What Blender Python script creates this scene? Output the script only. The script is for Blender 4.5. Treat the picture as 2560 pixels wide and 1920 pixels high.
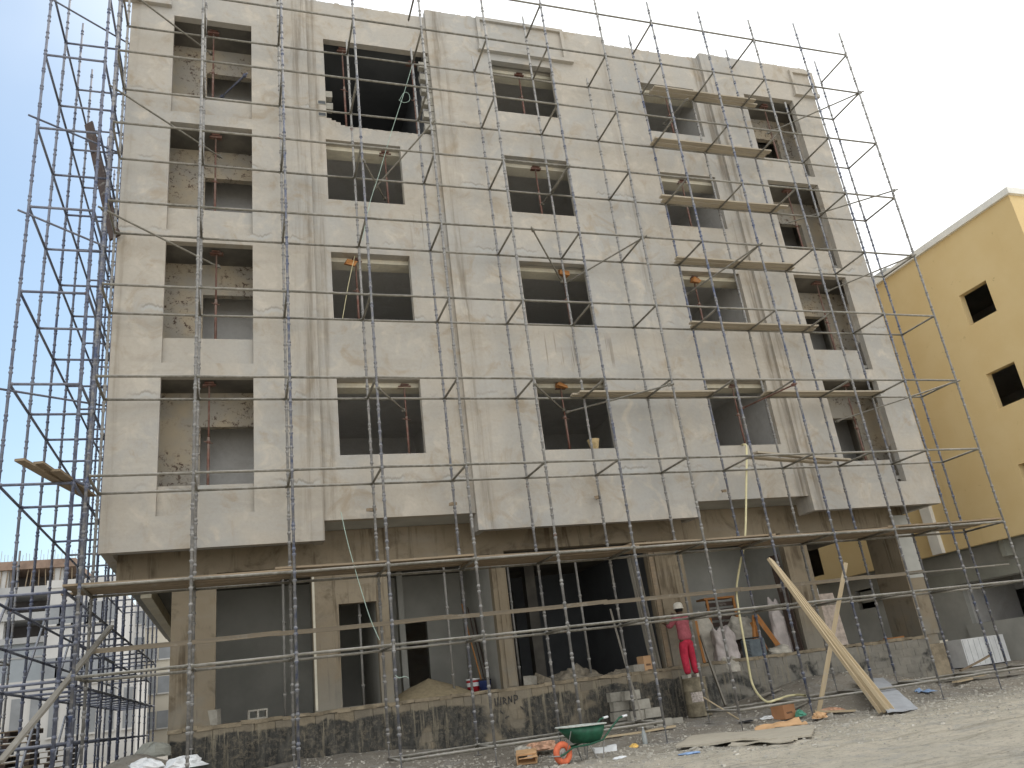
import bpy, math, random
from mathutils import Vector, Matrix, noise
R = random.Random(7)
C = bpy.context.scene
PI = math.pi
for o in list(bpy.data.objects): bpy.data.objects.remove(o)

# ------------------------------------------------------------------ camera
FOC = 2020.53                      # focal length in pixels of a 2560 px wide picture
YAW, PIT, ROL = 0.353606507, 0.361211591, -0.127197699
CAM = Vector((-1.0852774, -16.4193444, 1.6))
fw = Vector((math.sin(YAW)*math.cos(PIT), math.cos(YAW)*math.cos(PIT), math.sin(PIT)))
r0 = Vector((math.cos(YAW), -math.sin(YAW), 0)); u0 = r0.cross(fw)
rt = math.cos(ROL)*r0 + math.sin(ROL)*u0; up = -math.sin(ROL)*r0 + math.cos(ROL)*u0
cd = bpy.data.cameras.new('camera'); cam = bpy.data.objects.new('camera', cd)
C.collection.objects.link(cam); C.camera = cam
cam.matrix_world = Matrix(((rt.x, up.x, -fw.x, CAM.x), (rt.y, up.y, -fw.y, CAM.y), (rt.z, up.z, -fw.z, CAM.z), (0, 0, 0, 1)))
cd.sensor_width = 36; cd.lens = FOC/2560*36; cd.clip_end = 2000

# ------------------------------------------------------------------ sky, sun, exposure
SUN_EL, SUN_AZ = math.radians(52), math.radians(35)       # azimuth clockwise from +Y: behind the building, to the right
w = bpy.data.worlds.new('World'); C.world = w; w.use_nodes = True
nt = w.node_tree; nt.nodes.clear()
def WN(t, **k):
    n = nt.nodes.new(t)
    for a, b in k.items(): setattr(n, a, b)
    return n
sky = WN('ShaderNodeTexSky', sky_type='NISHITA', sun_disc=False)
sky.sun_elevation = SUN_EL; sky.sun_rotation = SUN_AZ; sky.air_density = 1.3; sky.dust_density = 1.0
tc = WN('ShaderNodeTexCoord')
nz = WN('ShaderNodeTexNoise'); nz.inputs['Scale'].default_value = 1.6; nz.inputs['Detail'].default_value = 5
nt.links.new(tc.outputs['Generated'], nz.inputs['Vector'])
dp = WN('ShaderNodeVectorMath', operation='DOT_PRODUCT'); nt.links.new(tc.outputs['Generated'], dp.inputs[0])
dp.inputs[1].default_value = Vector((-0.75, 0.60, 0.30)).normalized()
ad = WN('ShaderNodeMath', operation='MULTIPLY_ADD'); nt.links.new(nz.outputs['Fac'], ad.inputs[0]); ad.inputs[1].default_value = 0.42
nt.links.new(dp.outputs['Value'], ad.inputs[2])
mr = WN('ShaderNodeMapRange', interpolation_type='SMOOTHSTEP')
mr.inputs['From Min'].default_value = 0.62; mr.inputs['From Max'].default_value = 1.08
mr.inputs['To Min'].default_value = 1.0; mr.inputs['To Max'].default_value = 0.14
nt.links.new(ad.outputs[0], mr.inputs['Value'])
mx = WN('ShaderNodeMix', data_type='RGBA'); nt.links.new(mr.outputs['Result'], mx.inputs['Factor'])
tint = WN('ShaderNodeMix', data_type='RGBA', blend_type='MULTIPLY'); tint.inputs['Factor'].default_value = 1
nt.links.new(sky.outputs['Color'], tint.inputs['A']); tint.inputs['B'].default_value = (.74, .89, .93, 1)
nt.links.new(tint.outputs['Result'], mx.inputs['A']); mx.inputs['B'].default_value = (9.6, 9.8, 9.9, 1)
bg = WN('ShaderNodeBackground'); bg.inputs['Strength'].default_value = 0.11
out = WN('ShaderNodeOutputWorld'); nt.links.new(mx.outputs['Result'], bg.inputs['Color']); nt.links.new(bg.outputs[0], out.inputs[0])
sd = bpy.data.lights.new('sun', 'SUN'); sd.energy = 1.1; sd.angle = math.radians(14); sd.color = (1, .95, .88)
so = bpy.data.objects.new('sun', sd); C.collection.objects.link(so)
sdir = Vector((math.sin(SUN_AZ)*math.cos(SUN_EL), math.cos(SUN_AZ)*math.cos(SUN_EL), math.sin(SUN_EL)))
so.rotation_euler = sdir.to_track_quat('Z', 'Y').to_euler(); so.location = (10, 30, 40)
C.view_settings.view_transform = 'Standard'; C.view_settings.look = 'None'
C.view_settings.exposure = 0.58; C.view_settings.gamma = 1; C.view_settings.use_curve_mapping = False
C.render.engine = 'CYCLES'; C.cycles.max_bounces = 8; C.cycles.diffuse_bounces = 6
C.cycles.transparent_max_bounces = 6

# ------------------------------------------------------------------ measuring helpers: a sight line met with a real plane of the place
def ray(u, v): return fw + (u-1280)/FOC*rt - (v-960)/FOC*up
def onY(p, y): d = ray(*p); return CAM + d*((y-CAM.y)/d.y)
def onX(p, x): d = ray(*p); return CAM + d*((x-CAM.x)/d.x)
def onZ(p, z): d = ray(*p); return CAM + d*((z-CAM.z)/d.z)
OFF = {1:(0,0),2:(640,0),3:(1280,0),4:(1920,0),5:(0,640),6:(640,640),7:(1280,640),8:(1920,640),9:(0,1280),10:(640,1280),11:(1280,1280),12:(1920,1280)}
def q(n, x, y): return (OFF[n][0]+x*.38577, OFF[n][1]+y*.38577)

# ------------------------------------------------------------------ materials
MATS = {}
class NT:
    def __init__(s, name, rough=.85, metal=0.0, spec=.3):
        m = bpy.data.materials.new(name); m.use_nodes = True; s.m = m; s.t = m.node_tree
        s.b = s.t.nodes['Principled BSDF']; s.b.inputs['Roughness'].default_value = rough
        s.b.inputs['Metallic'].default_value = metal; s.b.inputs['Specular IOR Level'].default_value = spec
        MATS[name] = m
        g = s.t.nodes.new('ShaderNodeNewGeometry'); s.pos = g.outputs['Position']; s.nrm = g.outputs['Normal']
        oi = s.t.nodes.new('ShaderNodeObjectInfo'); s.rnd = oi.outputs['Random']
        tcn = s.t.nodes.new('ShaderNodeTexCoord'); s.obj = tcn.outputs['Object']
    def L(s, a, b): s.t.links.new(a, b)
    def put(s, sock, v):
        if isinstance(v, (int, float, tuple, Vector)): sock.default_value = v
        else: s.L(v, sock)
    def scale(s, vec, sc):
        n = s.t.nodes.new('ShaderNodeMapping'); s.L(vec, n.inputs['Vector']); n.inputs['Scale'].default_value = sc; return n.outputs[0]
    def noise(s, sc=1, det=4, rough=.55, vec=None, dist=0, lo=None, hi=None):
        n = s.t.nodes.new('ShaderNodeTexNoise'); n.inputs['Scale'].default_value = sc; n.inputs['Detail'].default_value = det
        n.inputs['Roughness'].default_value = rough; n.inputs['Distortion'].default_value = dist
        s.L(vec if vec is not None else s.pos, n.inputs['Vector']); o = n.outputs['Fac']
        return s.ramp(o, lo, hi) if lo is not None else o
    def ramp(s, v, lo, hi, a=0.0, b=1.0):
        n = s.t.nodes.new('ShaderNodeMapRange'); n.interpolation_type = 'SMOOTHSTEP'; s.put(n.inputs['Value'], v)
        n.inputs['From Min'].default_value = lo; n.inputs['From Max'].default_value = hi
        s.put(n.inputs['To Min'], a); s.put(n.inputs['To Max'], b); return n.outputs['Result']
    def math(s, op, a, b=0.0, c=None):
        n = s.t.nodes.new('ShaderNodeMath'); n.operation = op; s.put(n.inputs[0], a); s.put(n.inputs[1], b)
        if c is not None: s.put(n.inputs[2], c)
        return n.outputs[0]
    def mix(s, f, a, b, mode='MIX'):
        n = s.t.nodes.new('ShaderNodeMix'); n.data_type = 'RGBA'; n.blend_type = mode
        s.put(n.inputs['Factor'], f); s.put(n.inputs['A'], c4(a)); s.put(n.inputs['B'], c4(b)); return n.outputs['Result']
    def sep(s, v=None):
        n = s.t.nodes.new('ShaderNodeSeparateXYZ'); s.L(v if v is not None else s.pos, n.inputs[0]); return n.outputs
    def comb(s, x, y, z):
        n = s.t.nodes.new('ShaderNodeCombineXYZ'); s.put(n.inputs[0], x); s.put(n.inputs[1], y); s.put(n.inputs[2], z); return n.outputs[0]
    def bump(s, h, st=.3, d=.02):
        n = s.t.nodes.new('ShaderNodeBump'); n.inputs['Strength'].default_value = st; n.inputs['Distance'].default_value = d
        s.L(h, n.inputs['Height']); s.L(n.outputs[0], s.b.inputs['Normal'])
    def col(s, c): s.put(s.b.inputs['Base Color'], c4(c))
def c4(c): return (*c, 1) if isinstance(c, tuple) and len(c) == 3 else c

def simple(name, c, rough=.8, metal=0, var=.25, sc=6, spec=.3, bump=.15):
    m = NT(name, rough, metal, spec)
    n = m.noise(sc, 5, .6, vec=m.obj)
    a = m.mix(m.ramp(n, .3, .7), tuple(v*(1-var) for v in c), tuple(min(1, v*(1+var)) for v in c))
    m.col(a)
    if bump: m.bump(m.noise(sc*4, 4, vec=m.obj), bump, .01)
    return m.m

# facade plaster: cement render in clouded beige and grey with joint stains and patch bands
def plaster(name, base, alt, dark, stains=True, amt=1.0):
    m = NT(name, .92, 0, .2)
    x, y, z = m.sep()
    f = m.noise(.42, 5, .6, dist=.6, lo=.33, hi=.68)
    c = m.mix(f, base, alt)
    c = m.mix(m.noise(1.7, 5, .62, dist=.8, lo=.5, hi=.72), c, tuple(v*1.13 for v in base))
    c = m.mix(m.math('MULTIPLY', m.noise(1.1, 6, .65, dist=1.2, lo=.50, hi=.74), .8), c, dark)
    # trowel clouds stretched along the wall
    tv = m.noise(1, 5, .6, vec=m.scale(m.pos, (.55, .55, 2.6)), lo=.52, hi=.76)
    c = m.mix(m.math('MULTIPLY', tv, .35*amt), c, (.30, .275, .235))
    fine = m.noise(14, 6, .7, lo=.3, hi=.8)
    c = m.mix(m.math('MULTIPLY', fine, .16), c, (.2, .18, .15))
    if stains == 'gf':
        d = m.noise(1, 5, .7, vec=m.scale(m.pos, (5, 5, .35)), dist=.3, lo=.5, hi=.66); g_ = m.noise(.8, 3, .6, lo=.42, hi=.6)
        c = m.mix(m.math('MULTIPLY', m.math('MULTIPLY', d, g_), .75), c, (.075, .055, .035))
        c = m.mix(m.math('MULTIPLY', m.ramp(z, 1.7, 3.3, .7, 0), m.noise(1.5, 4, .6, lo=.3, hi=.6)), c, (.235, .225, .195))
    elif stains:
        # wet run-off beside every vertical joint of the facade
        st = m.noise(1, 5, .7, vec=m.scale(m.pos, (5.5, 5.5, .28)), dist=.3, lo=.42, hi=.68)
        tot = None
        for xe, wd, g in ((.60, .5, .9), (4.16, .22, .65), (4.62, .34, .9), (10.05, .25, .6), (13.62, .26, 1.1), (14.0, .3, .9), (-3.55, .12, .5), (1.0, .14, .9)):
            d = m.math('ABSOLUTE', m.math('SUBTRACT', x, xe))
            k = m.ramp(d, 0, wd, g, 0)
            tot = k if tot is None else m.math('MAXIMUM', tot, k)
        e = m.math('MULTIPLY', tot, m.math('ADD', m.math('MULTIPLY', st, .85), .12))
        c = m.mix(m.math('MULTIPLY', e, .78), c, (.135, .105, .07))
        # patched bands where scaffold decks stood: pale filler with a scalloped darker outline
        wob = m.noise(1, 4, .6, vec=m.comb(x, 0.0, 3.1))
        wv = m.noise(2.6, 4, .7, vec=m.comb(x, 0.0, 9.0))
        for zb in (6.42, 8.52, 10.66, 12.72, 14.78, 16.85):
            dz = m.math('SUBTRACT', m.math('ADD', z, m.math('MULTIPLY', wv, -.5)), zb-.22)
            a = m.math('MULTIPLY', m.ramp(dz, -.07, 0, 0, 1), m.ramp(dz, .0, .16, 1, 0))
            gate = m.noise(.9, 3, .6, vec=m.comb(x, zb*3, 0.0), lo=.48, hi=.62)
            a = m.math('MULTIPLY', a, gate)
            c = m.mix(m.math('MULTIPLY', a, .75), c, (.40, .40, .385))
            a2 = m.math('MULTIPLY', m.math('MULTIPLY', m.ramp(dz, .03, .07, 0, 1), m.ramp(dz, .08, .13, 1, 0)), gate)
            c = m.mix(m.math('MULTIPLY', a2, .55), c, (.20, .175, .14))
        # dribbles under the sills of the middle bay
        zz = m.math('MULTIPLY', m.ramp(z, 9.25, 9.6, 0, 1), m.ramp(z, 10.0, 10.45, 1, 0))
        xx = m.math('MULTIPLY', m.ramp(x, 6.1, 6.4, 0, 1), m.ramp(x, 8.3, 9.2, 1, 0))
        dr = m.noise(1, 2, .5, vec=m.scale(m.pos, (9, 9, .3)), lo=.60, hi=.66)
        c = m.mix(m.math('MULTIPLY', m.math('MULTIPLY', zz, xx), m.math('MULTIPLY', dr, .55)), c, (.16, .13, .1))
        zz = m.math('MULTIPLY', m.ramp(z, 12.3, 13.0, 0, 1), m.ramp(z, 13.9, 14.2, 1, 0))
        xx = m.math('MULTIPLY', m.ramp(x, 3.2, 3.5, 0, 1), m.ramp(x, 3.8, 4.2, 1, 0))
        c = m.mix(m.math('MULTIPLY', m.math('MULTIPLY', zz, xx), m.math('MULTIPLY', dr, .55)), c, (.16, .13, .1))
    m.col(c)
    h = m.math('ADD', m.noise(5, 5, .6), m.math('MULTIPLY', m.noise(45, 3, .7), .25))
    m.bump(h, .35, .02); return m.m
plaster('facade_plaster', (.435, .393, .332), (.38, .368, .342), (.335, .275, .20))
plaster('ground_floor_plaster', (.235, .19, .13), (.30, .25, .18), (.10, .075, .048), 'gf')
plaster('inner_plaster', (.60, .59, .57), (.64, .62, .59), (.52, .50, .47), False, .1)
plaster('pale_reveal_plaster', (.70, .65, .52), (.66, .62, .52), (.58, .50, .36), False, .2)

def rusty_wall():
    m = NT('spattered_balcony_plaster', .95)
    c = m.mix(m.noise(1.4, 4, lo=.35, hi=.65), (.44, .37, .27), (.36, .33, .28))
    v = m.noise(9, 6, .8, dist=.4, lo=.54, hi=.60); g = m.noise(1.0, 3, .6, lo=.38, hi=.55)
    c = m.mix(m.math('MULTIPLY', m.math('MULTIPLY', v, g), .9), c, (.075, .04, .028)); m.col(c)
    m.bump(m.noise(12, 5), .3, .02)
rusty_wall()
def raw_concrete():
    m = NT('raw_concrete', .9)
    c = m.mix(m.noise(.9, 5, lo=.3, hi=.7), (.30, .29, .265), (.215, .21, .195))
    bd = m.math('FRACT', m.math('MULTIPLY', m.sep()[0], 2.2)); c = m.mix(m.ramp(bd, 0, .04, .4, 0), c, (.12, .115, .1))
    m.col(c); m.bump(m.noise(18, 5), .35, .02)
raw_concrete()
def dark_concrete():                        # slab undersides and inner faces, a darker tone than the raw concrete
    m = NT('dark_slab_concrete', .95)
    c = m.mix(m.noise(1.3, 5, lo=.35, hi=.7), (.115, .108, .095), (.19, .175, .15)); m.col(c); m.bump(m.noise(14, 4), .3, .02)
dark_concrete()
simple('painted_inner_shade', (.10, .105, .11), .95, var=.2, sc=.5, bump=.05)  # shade of unlit rooms and hollows put into a dark colour

def block_mat():                            # bitumen-brushed blockwork: black coat thinning out, cement runs over it
    m = NT('bitumen_coated_block', .8, 0, .3)
    x, y, z = m.sep()
    base = m.mix(m.noise(3, 5, .6, lo=.3, hi=.7), m.mix(m.ramp(x, 9, 10.5), (.20, .165, .115), (.20, .185, .155)), m.mix(m.ramp(x, 9, 10.5), (.28, .235, .165), (.28, .26, .22)))
    base = m.mix(m.math('MULTIPLY', m.rnd, .35), base, (.16, .155, .14))
    cov = m.noise(.75, 4, .6, dist=.8)
    side = m.ramp(x, 9.2, 10.4, m.ramp(x, 4.0, 6.5, .15, .07), -.10)
    top = m.ramp(z, 1.35, 1.62, 0, -.35)
    def near(x0, w_, g): return m.ramp(m.math('ABSOLUTE', m.math('SUBTRACT', x, x0)), w_*.4, w_, g, 0)
    bare = m.math('ADD', m.math('ADD', near(4.85, .65, -.22), near(8.3, .5, -.12)), near(2.9, .25, -.15))
    k = m.ramp(m.math('ADD', m.math('ADD', m.math('ADD', cov, side), top), m.math('ADD', bare, .03)), .44, .54)
    spk = m.noise(9, 6, .8, dist=.4, lo=.40, hi=.52)
    coat = m.mix(m.noise(1, 6, .75, vec=m.scale(m.pos, (7, 7, 1.6)), dist=.6, lo=.35, hi=.7), (.018, .02, .021), (.085, .082, .072))
    c = m.mix(m.math('MULTIPLY', k, m.math('MULTIPLY_ADD', spk, .42, .52)), base, coat)
    run = m.noise(1, 5, .7, vec=m.scale(m.pos, (9, 9, .55)), lo=.54, hi=.64)
    c = m.mix(m.math('MULTIPLY', m.math('MULTIPLY', run, m.ramp(z, .7, 1.6, .35, 1)), .9), c, (.27, .235, .17))
    m.col(c); m.bump(m.noise(22, 5, .7), .5, .02)
block_mat()
simple('cement_block', (.33, .31, .265), .95, var=.18, sc=5, bump=.4)
simple('mortar', (.26, .215, .15), .95, var=.3, sc=4, bump=.6)

def steel(name, a, b, dust_glint, dustamt=.5, rough=.6):
    m = NT(name, rough, .15, .4)
    n1 = m.noise(2.2, 5, .7, lo=.35, hi=.65); n2 = m.noise(9, 5, .75, lo=.42, hi=.66)
    c = m.mix(n1, a, b); c = m.mix(m.ramp(m.rnd, .25, .75), c, m.mix(n1, b, tuple(v*1.25 for v in b)))
    c = m.mix(m.math('MULTIPLY', n2, dustamt), c, dust_glint)
    up_ = m.ramp(m.sep(m.nrm)[2], .2, .95); c = m.mix(m.math('MULTIPLY', up_, .85), c, tuple(v*1.2 for v in dust_glint))  # paler upward sides: settled dust plus a painted top highlight
    rs = m.noise(5, 4, .7, dist=.5, lo=.66, hi=.72); c = m.mix(m.math('MULTIPLY', rs, .6), c, (.16, .075, .045))
    m.col(c); m.bump(m.noise(40, 4), .25, .004); return m.m
steel('scaffold_standard_steel', (.06, .08, .15), (.17, .165, .16), (.40, .38, .34), .5)
steel('scaffold_ledger_steel', (.115, .105, .08), (.17, .155, .125), (.40, .385, .35), .35)
steel('blue_scaffold_steel', (.06, .075, .14), (.13, .14, .18), (.30, .30, .31), .35)
steel('rusty_prop_steel', (.17, .065, .045), (.12, .055, .04), (.27, .22, .18), .45)
steel('grey_steel', (.16, .16, .16), (.22, .215, .2), (.35, .33, .3), .5)

def wood(name, a, b, rough=.8):
    m = NT(name, rough)
    v = m.scale(m.obj, (1.2, 22, 22)); n = m.noise(1, 6, .65, vec=v, dist=.6, lo=.3, hi=.7)
    c = m.mix(n, a, b); c = m.mix(m.math('MULTIPLY', m.rnd, .45), c, tuple(v*.62 for v in a))
    c = m.mix(m.math('MULTIPLY', m.noise(3, 5, .7, lo=.55, hi=.7), .5), c, (.36, .34, .30))
    m.col(c); m.bump(n, .25, .004); return m.m
wood('weathered_board', (.30, .225, .145), (.22, .175, .125))
wood('rail_wood', (.27, .22, .155), (.20, .17, .13))
wood('grey_board', (.30, .275, .23), (.20, .18, .15))
wood('dusty_ply', (.50, .45, .36), (.38, .34, .27))
wood('fresh_timber', (.58, .47, .31), (.44, .34, .21))
wood('orange_timber', (.48, .22, .07), (.33, .14, .05))
wood('dark_timber', (.05, .035, .03), (.09, .06, .045))
simple('yellow_paint', (.66, .43, .155), .9, var=.07, sc=1.2, bump=.15)
def yellow():
    m = NT('ochre_wall_paint', .92)
    c = m.mix(m.noise(.5, 5, lo=.3, hi=.7), (.69, .535, .285), (.65, .485, .24))
    c = m.mix(m.math('MULTIPLY', m.noise(2.4, 6, .8, dist=.6, lo=.64, hi=.70), .6), c, (.22, .14, .06))
    c = m.mix(m.math('MULTIPLY', m.noise(1, 5, .6, vec=m.scale(m.pos, (3, 3, .35)), lo=.6, hi=.8), .25), c, (.36, .26, .12))
    m.col(c); m.bump(m.noise(25, 5), .3, .01)
yellow()
simple('white_coping', (.74, .72, .66), .8, var=.06, sc=2)
simple('pink_render', (.58, .36, .20), .9, var=.08, sc=2)
simple('green_grey_render', (.30, .30, .26), .92, var=.14, sc=1)
simple('pale_grey_render', (.42, .415, .38), .92, var=.12, sc=1)
simple('far_concrete', (.36, .36, .355), .95, var=.12, sc=.3, bump=0)
simple('far_blue_grey_wall', (.29, .315, .335), .95, var=.10, sc=.25, bump=0)
simple('far_white_wall', (.50, .49, .47), .95, var=.08, sc=.3, bump=0)
simple('far_cream_wall', (.54, .50, .42), .95, var=.06, sc=.3, bump=0)
simple('far_shutter_grey', (.24, .25, .26), .7, var=.15, sc=.5, bump=0)
simple('far_painted_shade', (.12, .11, .105), .95, var=.2, sc=.5, bump=0)  # dark colour painting the shade inside the open storeys
simple('far_formwork', (.24, .17, .13), .95, var=.25, sc=.8, bump=0)
simple('white_plastic', (.74, .75, .75), .55, var=.08, sc=3)
simple('dusty_sheet', (.46, .43, .37), .85, var=.22, sc=4, bump=.5)
simple('pink_sack', (.50, .45, .43), .85, var=.2, sc=3, bump=.5)
simple('cardboard', (.40, .20, .10), .85, var=.1, sc=3)
simple('cardboard_light', (.58, .36, .19), .85, var=.1, sc=3)
simple('paper_bag', (.50, .30, .20), .85, var=.35, sc=9, bump=.6)
simple('barrow_green', (.012, .085, .045), .5, var=.25, sc=8, spec=.4)
simple('barrow_rim_dust', (.47, .49, .45), .7, var=.2, sc=12)
simple('orange_tyre', (.62, .15, .07), .7, var=.22, sc=8)
simple('dark_rubber', (.03, .03, .032), .8)
simple('smeared_black', (.07, .065, .06), .9, var=.4, sc=20)
simple('pink_shirt', (.38, .105, .125), .95, var=.18, sc=9, bump=.5)
simple('red_trousers', (.44, .03, .06), .9, var=.2, sc=8, bump=.5)
simple('skin', (.10, .052, .034), .6, var=.08)
simple('black_hair', (.012, .011, .01), .8)
simple('white_helmet', (.72, .68, .60), .5, var=.06)
simple('barrel_paint', (.21, .18, .125), .85, var=.35, sc=6, bump=.3)
simple('barrel_label', (.42, .37, .33), .85, var=.4, sc=22)
simple('hose_yellow', (.66, .60, .36), .6, var=.1)
simple('rope_green', (.33, .42, .36), .9, var=.2)
simple('bucket_tan', (.52, .40, .22), .8, var=.2, sc=9)
simple('paint_red', (.42, .02, .03), .6); simple('paint_blue', (.03, .05, .16), .6)
simple('radiator_grey', (.12, .145, .16), .6, var=.2)
simple('panel_grey', (.36, .37, .385), .8, var=.10, sc=4)
simple('plaster_spill', (.50, .42, .36), .9, var=.25, sc=7)
simple('foliage', (.07, .12, .035), .9, var=.4, sc=3)
simple('sand', (.30, .245, .155), 1, var=.14, sc=12, bump=.6)
simple('rubble', (.27, .235, .18), 1, var=.3, sc=8, bump=.6)
simple('blue_plastic', (.25, .36, .55), .6); simple('green_plastic', (.10, .32, .22), .6); simple('yellow_foam', (.68, .44, .13), .8)
simple('stone', (.47, .44, .38), .95, var=.3, sc=9, bump=.4)
def bottle_mat():
    m = NT('clear_bottle', .25, 0, .5); m.col((.62, .66, .66)); m.b.inputs['Transmission Weight'].default_value = .55
bottle_mat()
def ground_mat():
    m = NT('trampled_earth', 1, 0, .1)
    x, y, z = m.sep()
    a = m.mix(m.noise(.8, 6, .65, dist=.5, lo=.3, hi=.7), (.41, .37, .31), (.30, .27, .225))
    sand = m.mix(m.noise(1.3, 6, .7, lo=.35, hi=.7), (.70, .63, .51), (.59, .54, .44))  # pale front sand, with the brightness of lit ground painted in
    k = m.ramp(m.math('ADD', m.math('ADD', y, m.math('MULTIPLY', x, -.06)), m.math('MULTIPLY', m.noise(.7, 5, .65), 2.6)), -2.6, 1.3, 1, 0)
    c = m.mix(k, a, sand)
    c = m.mix(m.math('MULTIPLY', m.noise(1.1, 6, .75, dist=1, lo=.48, hi=.66), .55), c, (.43, .42, .40))
    c = m.mix(m.math('MULTIPLY', m.noise(4, 6, .8, lo=.5, hi=.62), .35), c, (.27, .24, .20))
    trk = m.noise(1, 5, .6, vec=m.scale(m.pos, (.35, 4.2, 1)), lo=.5, hi=.68)
    c = m.mix(m.math('MULTIPLY', m.math('MULTIPLY', trk, k), .5), c, (.32, .275, .20))
    c = m.mix(m.math('MULTIPLY', m.noise(16, 6, .8, lo=.56, hi=.66), .7), c, (.15, .13, .105))
    c = m.mix(m.math('MULTIPLY', m.noise(23, 5, .8, lo=.62, hi=.7), .7), c, (.50, .47, .41))
    m.col(c)
    m.bump(m.math('ADD', m.noise(9, 7, .75), m.math('MULTIPLY', m.noise(38, 4, .75), .5)), 1.0, .07)
ground_mat()

# ------------------------------------------------------------------ mesh helpers
class MB:
    def __init__(s): s.v = []; s.f = []; s.m = []; s.mi = 0
    def quad(s, a, b, c, d): n = len(s.v); s.v += [a, b, c, d]; s.f.append((n, n+1, n+2, n+3)); s.m.append(s.mi)
    def box(s, x0, x1, y0, y1, z0, z1):
        n = len(s.v); s.v += [(x0,y0,z0),(x1,y0,z0),(x1,y1,z0),(x0,y1,z0),(x0,y0,z1),(x1,y0,z1),(x1,y1,z1),(x0,y1,z1)]
        for f in ((0,3,2,1),(4,5,6,7),(0,1,5,4),(1,2,6,5),(2,3,7,6),(3,0,4,7)): s.f.append(tuple(n+i for i in f)); s.m.append(s.mi)
        return s
    def rbox(s, cx, cy, cz, sx, sy, sz, jit=0, rot=None):     # box about a centre, corners jittered
        n = len(s.v)
        for k in ((-1,-1,-1),(1,-1,-1),(1,1,-1),(-1,1,-1),(-1,-1,1),(1,-1,1),(1,1,1),(-1,1,1)):
            p = Vector((k[0]*sx/2, k[1]*sy/2, k[2]*sz/2)) + Vector((R.uniform(-jit,jit),R.uniform(-jit,jit),R.uniform(-jit,jit)))
            if rot: p = rot @ p
            s.v.append((cx+p.x, cy+p.y, cz+p.z))
        for f in ((0,3,2,1),(4,5,6,7),(0,1,5,4),(1,2,6,5),(2,3,7,6),(3,0,4,7)): s.f.append(tuple(n+i for i in f)); s.m.append(s.mi)
        return s
    def tube(s, p, q_, r, n=10, r2=None, caps=True):
        p = Vector(p); q_ = Vector(q_); r2 = r if r2 is None else r2
        d = (q_-p).normalized(); a = d.orthogonal().normalized(); b = d.cross(a); k = len(s.v)
        for c, rr in ((p, r), (q_, r2)):
            for i in range(n): t = 2*PI*i/n; s.v.append(tuple(c+a*math.cos(t)*rr+b*math.sin(t)*rr))
        for i in range(n): j = (i+1) % n; s.f.append((k+i, k+j, k+n+j, k+n+i)); s.m.append(s.mi)
        if caps: s.f.append(tuple(k+i for i in reversed(range(n)))); s.f.append(tuple(k+n+i for i in range(n))); s.m += [s.mi]*2
        return s
    def path(s, pts, r, n=8):
        pts = [Vector(p) for p in pts]; k0 = len(s.v); prev = None
        for i, p in enumerate(pts):
            d = (pts[min(i+1, len(pts)-1)]-pts[max(i-1, 0)]).normalized()
            a = d.orthogonal().normalized() if prev is None else (prev-d*prev.dot(d)).normalized()
            prev = a; b = d.cross(a)
            for j in range(n): t = 2*PI*j/n; s.v.append(tuple(p+a*math.cos(t)*r+b*math.sin(t)*r))
        for i in range(len(pts)-1):
            for j in range(n): jj = (j+1) % n; s.f.append((k0+i*n+j, k0+i*n+jj, k0+(i+1)*n+jj, k0+(i+1)*n+j)); s.m.append(s.mi)
        return s
    def lathe(s, prof, c=(0,0,0), n=16, caps=True):
        k = len(s.v)
        for r, z in prof:
            for i in range(n): t = 2*PI*i/n; s.v.append((c[0]+r*math.cos(t), c[1]+r*math.sin(t), c[2]+z))
        for a in range(len(prof)-1):
            for i in range(n): j = (i+1) % n; s.f.append((k+a*n+i, k+a*n+j, k+(a+1)*n+j, k+(a+1)*n+i)); s.m.append(s.mi)
        if caps:
            s.f.append(tuple(k+i for i in reversed(range(n)))); e = k+(len(prof)-1)*n; s.f.append(tuple(e+i for i in range(n))); s.m += [s.mi]*2
        return s
    def torus(s, c, R_, r, n=28, m_=10, axis='Y'):
        k = len(s.v)
        for i in range(n):
            t = 2*PI*i/n
            for j in range(m_):
                u = 2*PI*j/m_; rr = R_+r*math.cos(u); a, b, h = rr*math.cos(t), rr*math.sin(t), r*math.sin(u)
                s.v.append((c[0]+a, c[1]+h, c[2]+b) if axis == 'Y' else (c[0]+a, c[1]+b, c[2]+h))
        for i in range(n):
            for j in range(m_):
                ii = (i+1) % n; jj = (j+1) % m_; s.f.append((k+i*m_+j, k+ii*m_+j, k+ii*m_+jj, k+i*m_+jj)); s.m.append(s.mi)
        return s
    def prism(s, poly, y0, y1):         # polygon in xz extruded along y
        k = len(s.v); n = len(poly); s.v += [(x, y0, z) for x, z in poly]+[(x, y1, z) for x, z in poly]
        s.f.append(tuple(k+i for i in range(n))); s.f.append(tuple(k+n+i for i in reversed(range(n)))); s.m += [s.mi]*2
        for i in range(n): j = (i+1) % n; s.f.append((k+i, k+n+i, k+n+j, k+j)); s.m.append(s.mi)
        return s
    def wall(s, u0, u1, z0, z1, t0, t1, holes=(), axis='X', fine=0):
        """wall running along X (or Y) between t0 and t1 in thickness, with rectangular holes (ua,ub,za,zb)"""
        us = sorted({u0, u1, *[h[0] for h in holes], *[h[1] for h in holes]}); us = [u for u in us if u0 <= u <= u1]
        zs = sorted({z0, z1, *[h[2] for h in holes], *[h[3] for h in holes]}); zs = [z for z in zs if z0 <= z <= z1]
        def solid(i, j):
            if i < 0 or j < 0 or i >= len(us)-1 or j >= len(zs)-1: return False
            cu = (us[i]+us[i+1])/2; cz = (zs[j]+zs[j+1])/2
            return not any(h[0] < cu < h[1] and h[2] < cz < h[3] for h in holes)
        P = (lambda u, t, z: (u, t, z)) if axis == 'X' else (lambda u, t, z: (t, u, z))
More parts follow.
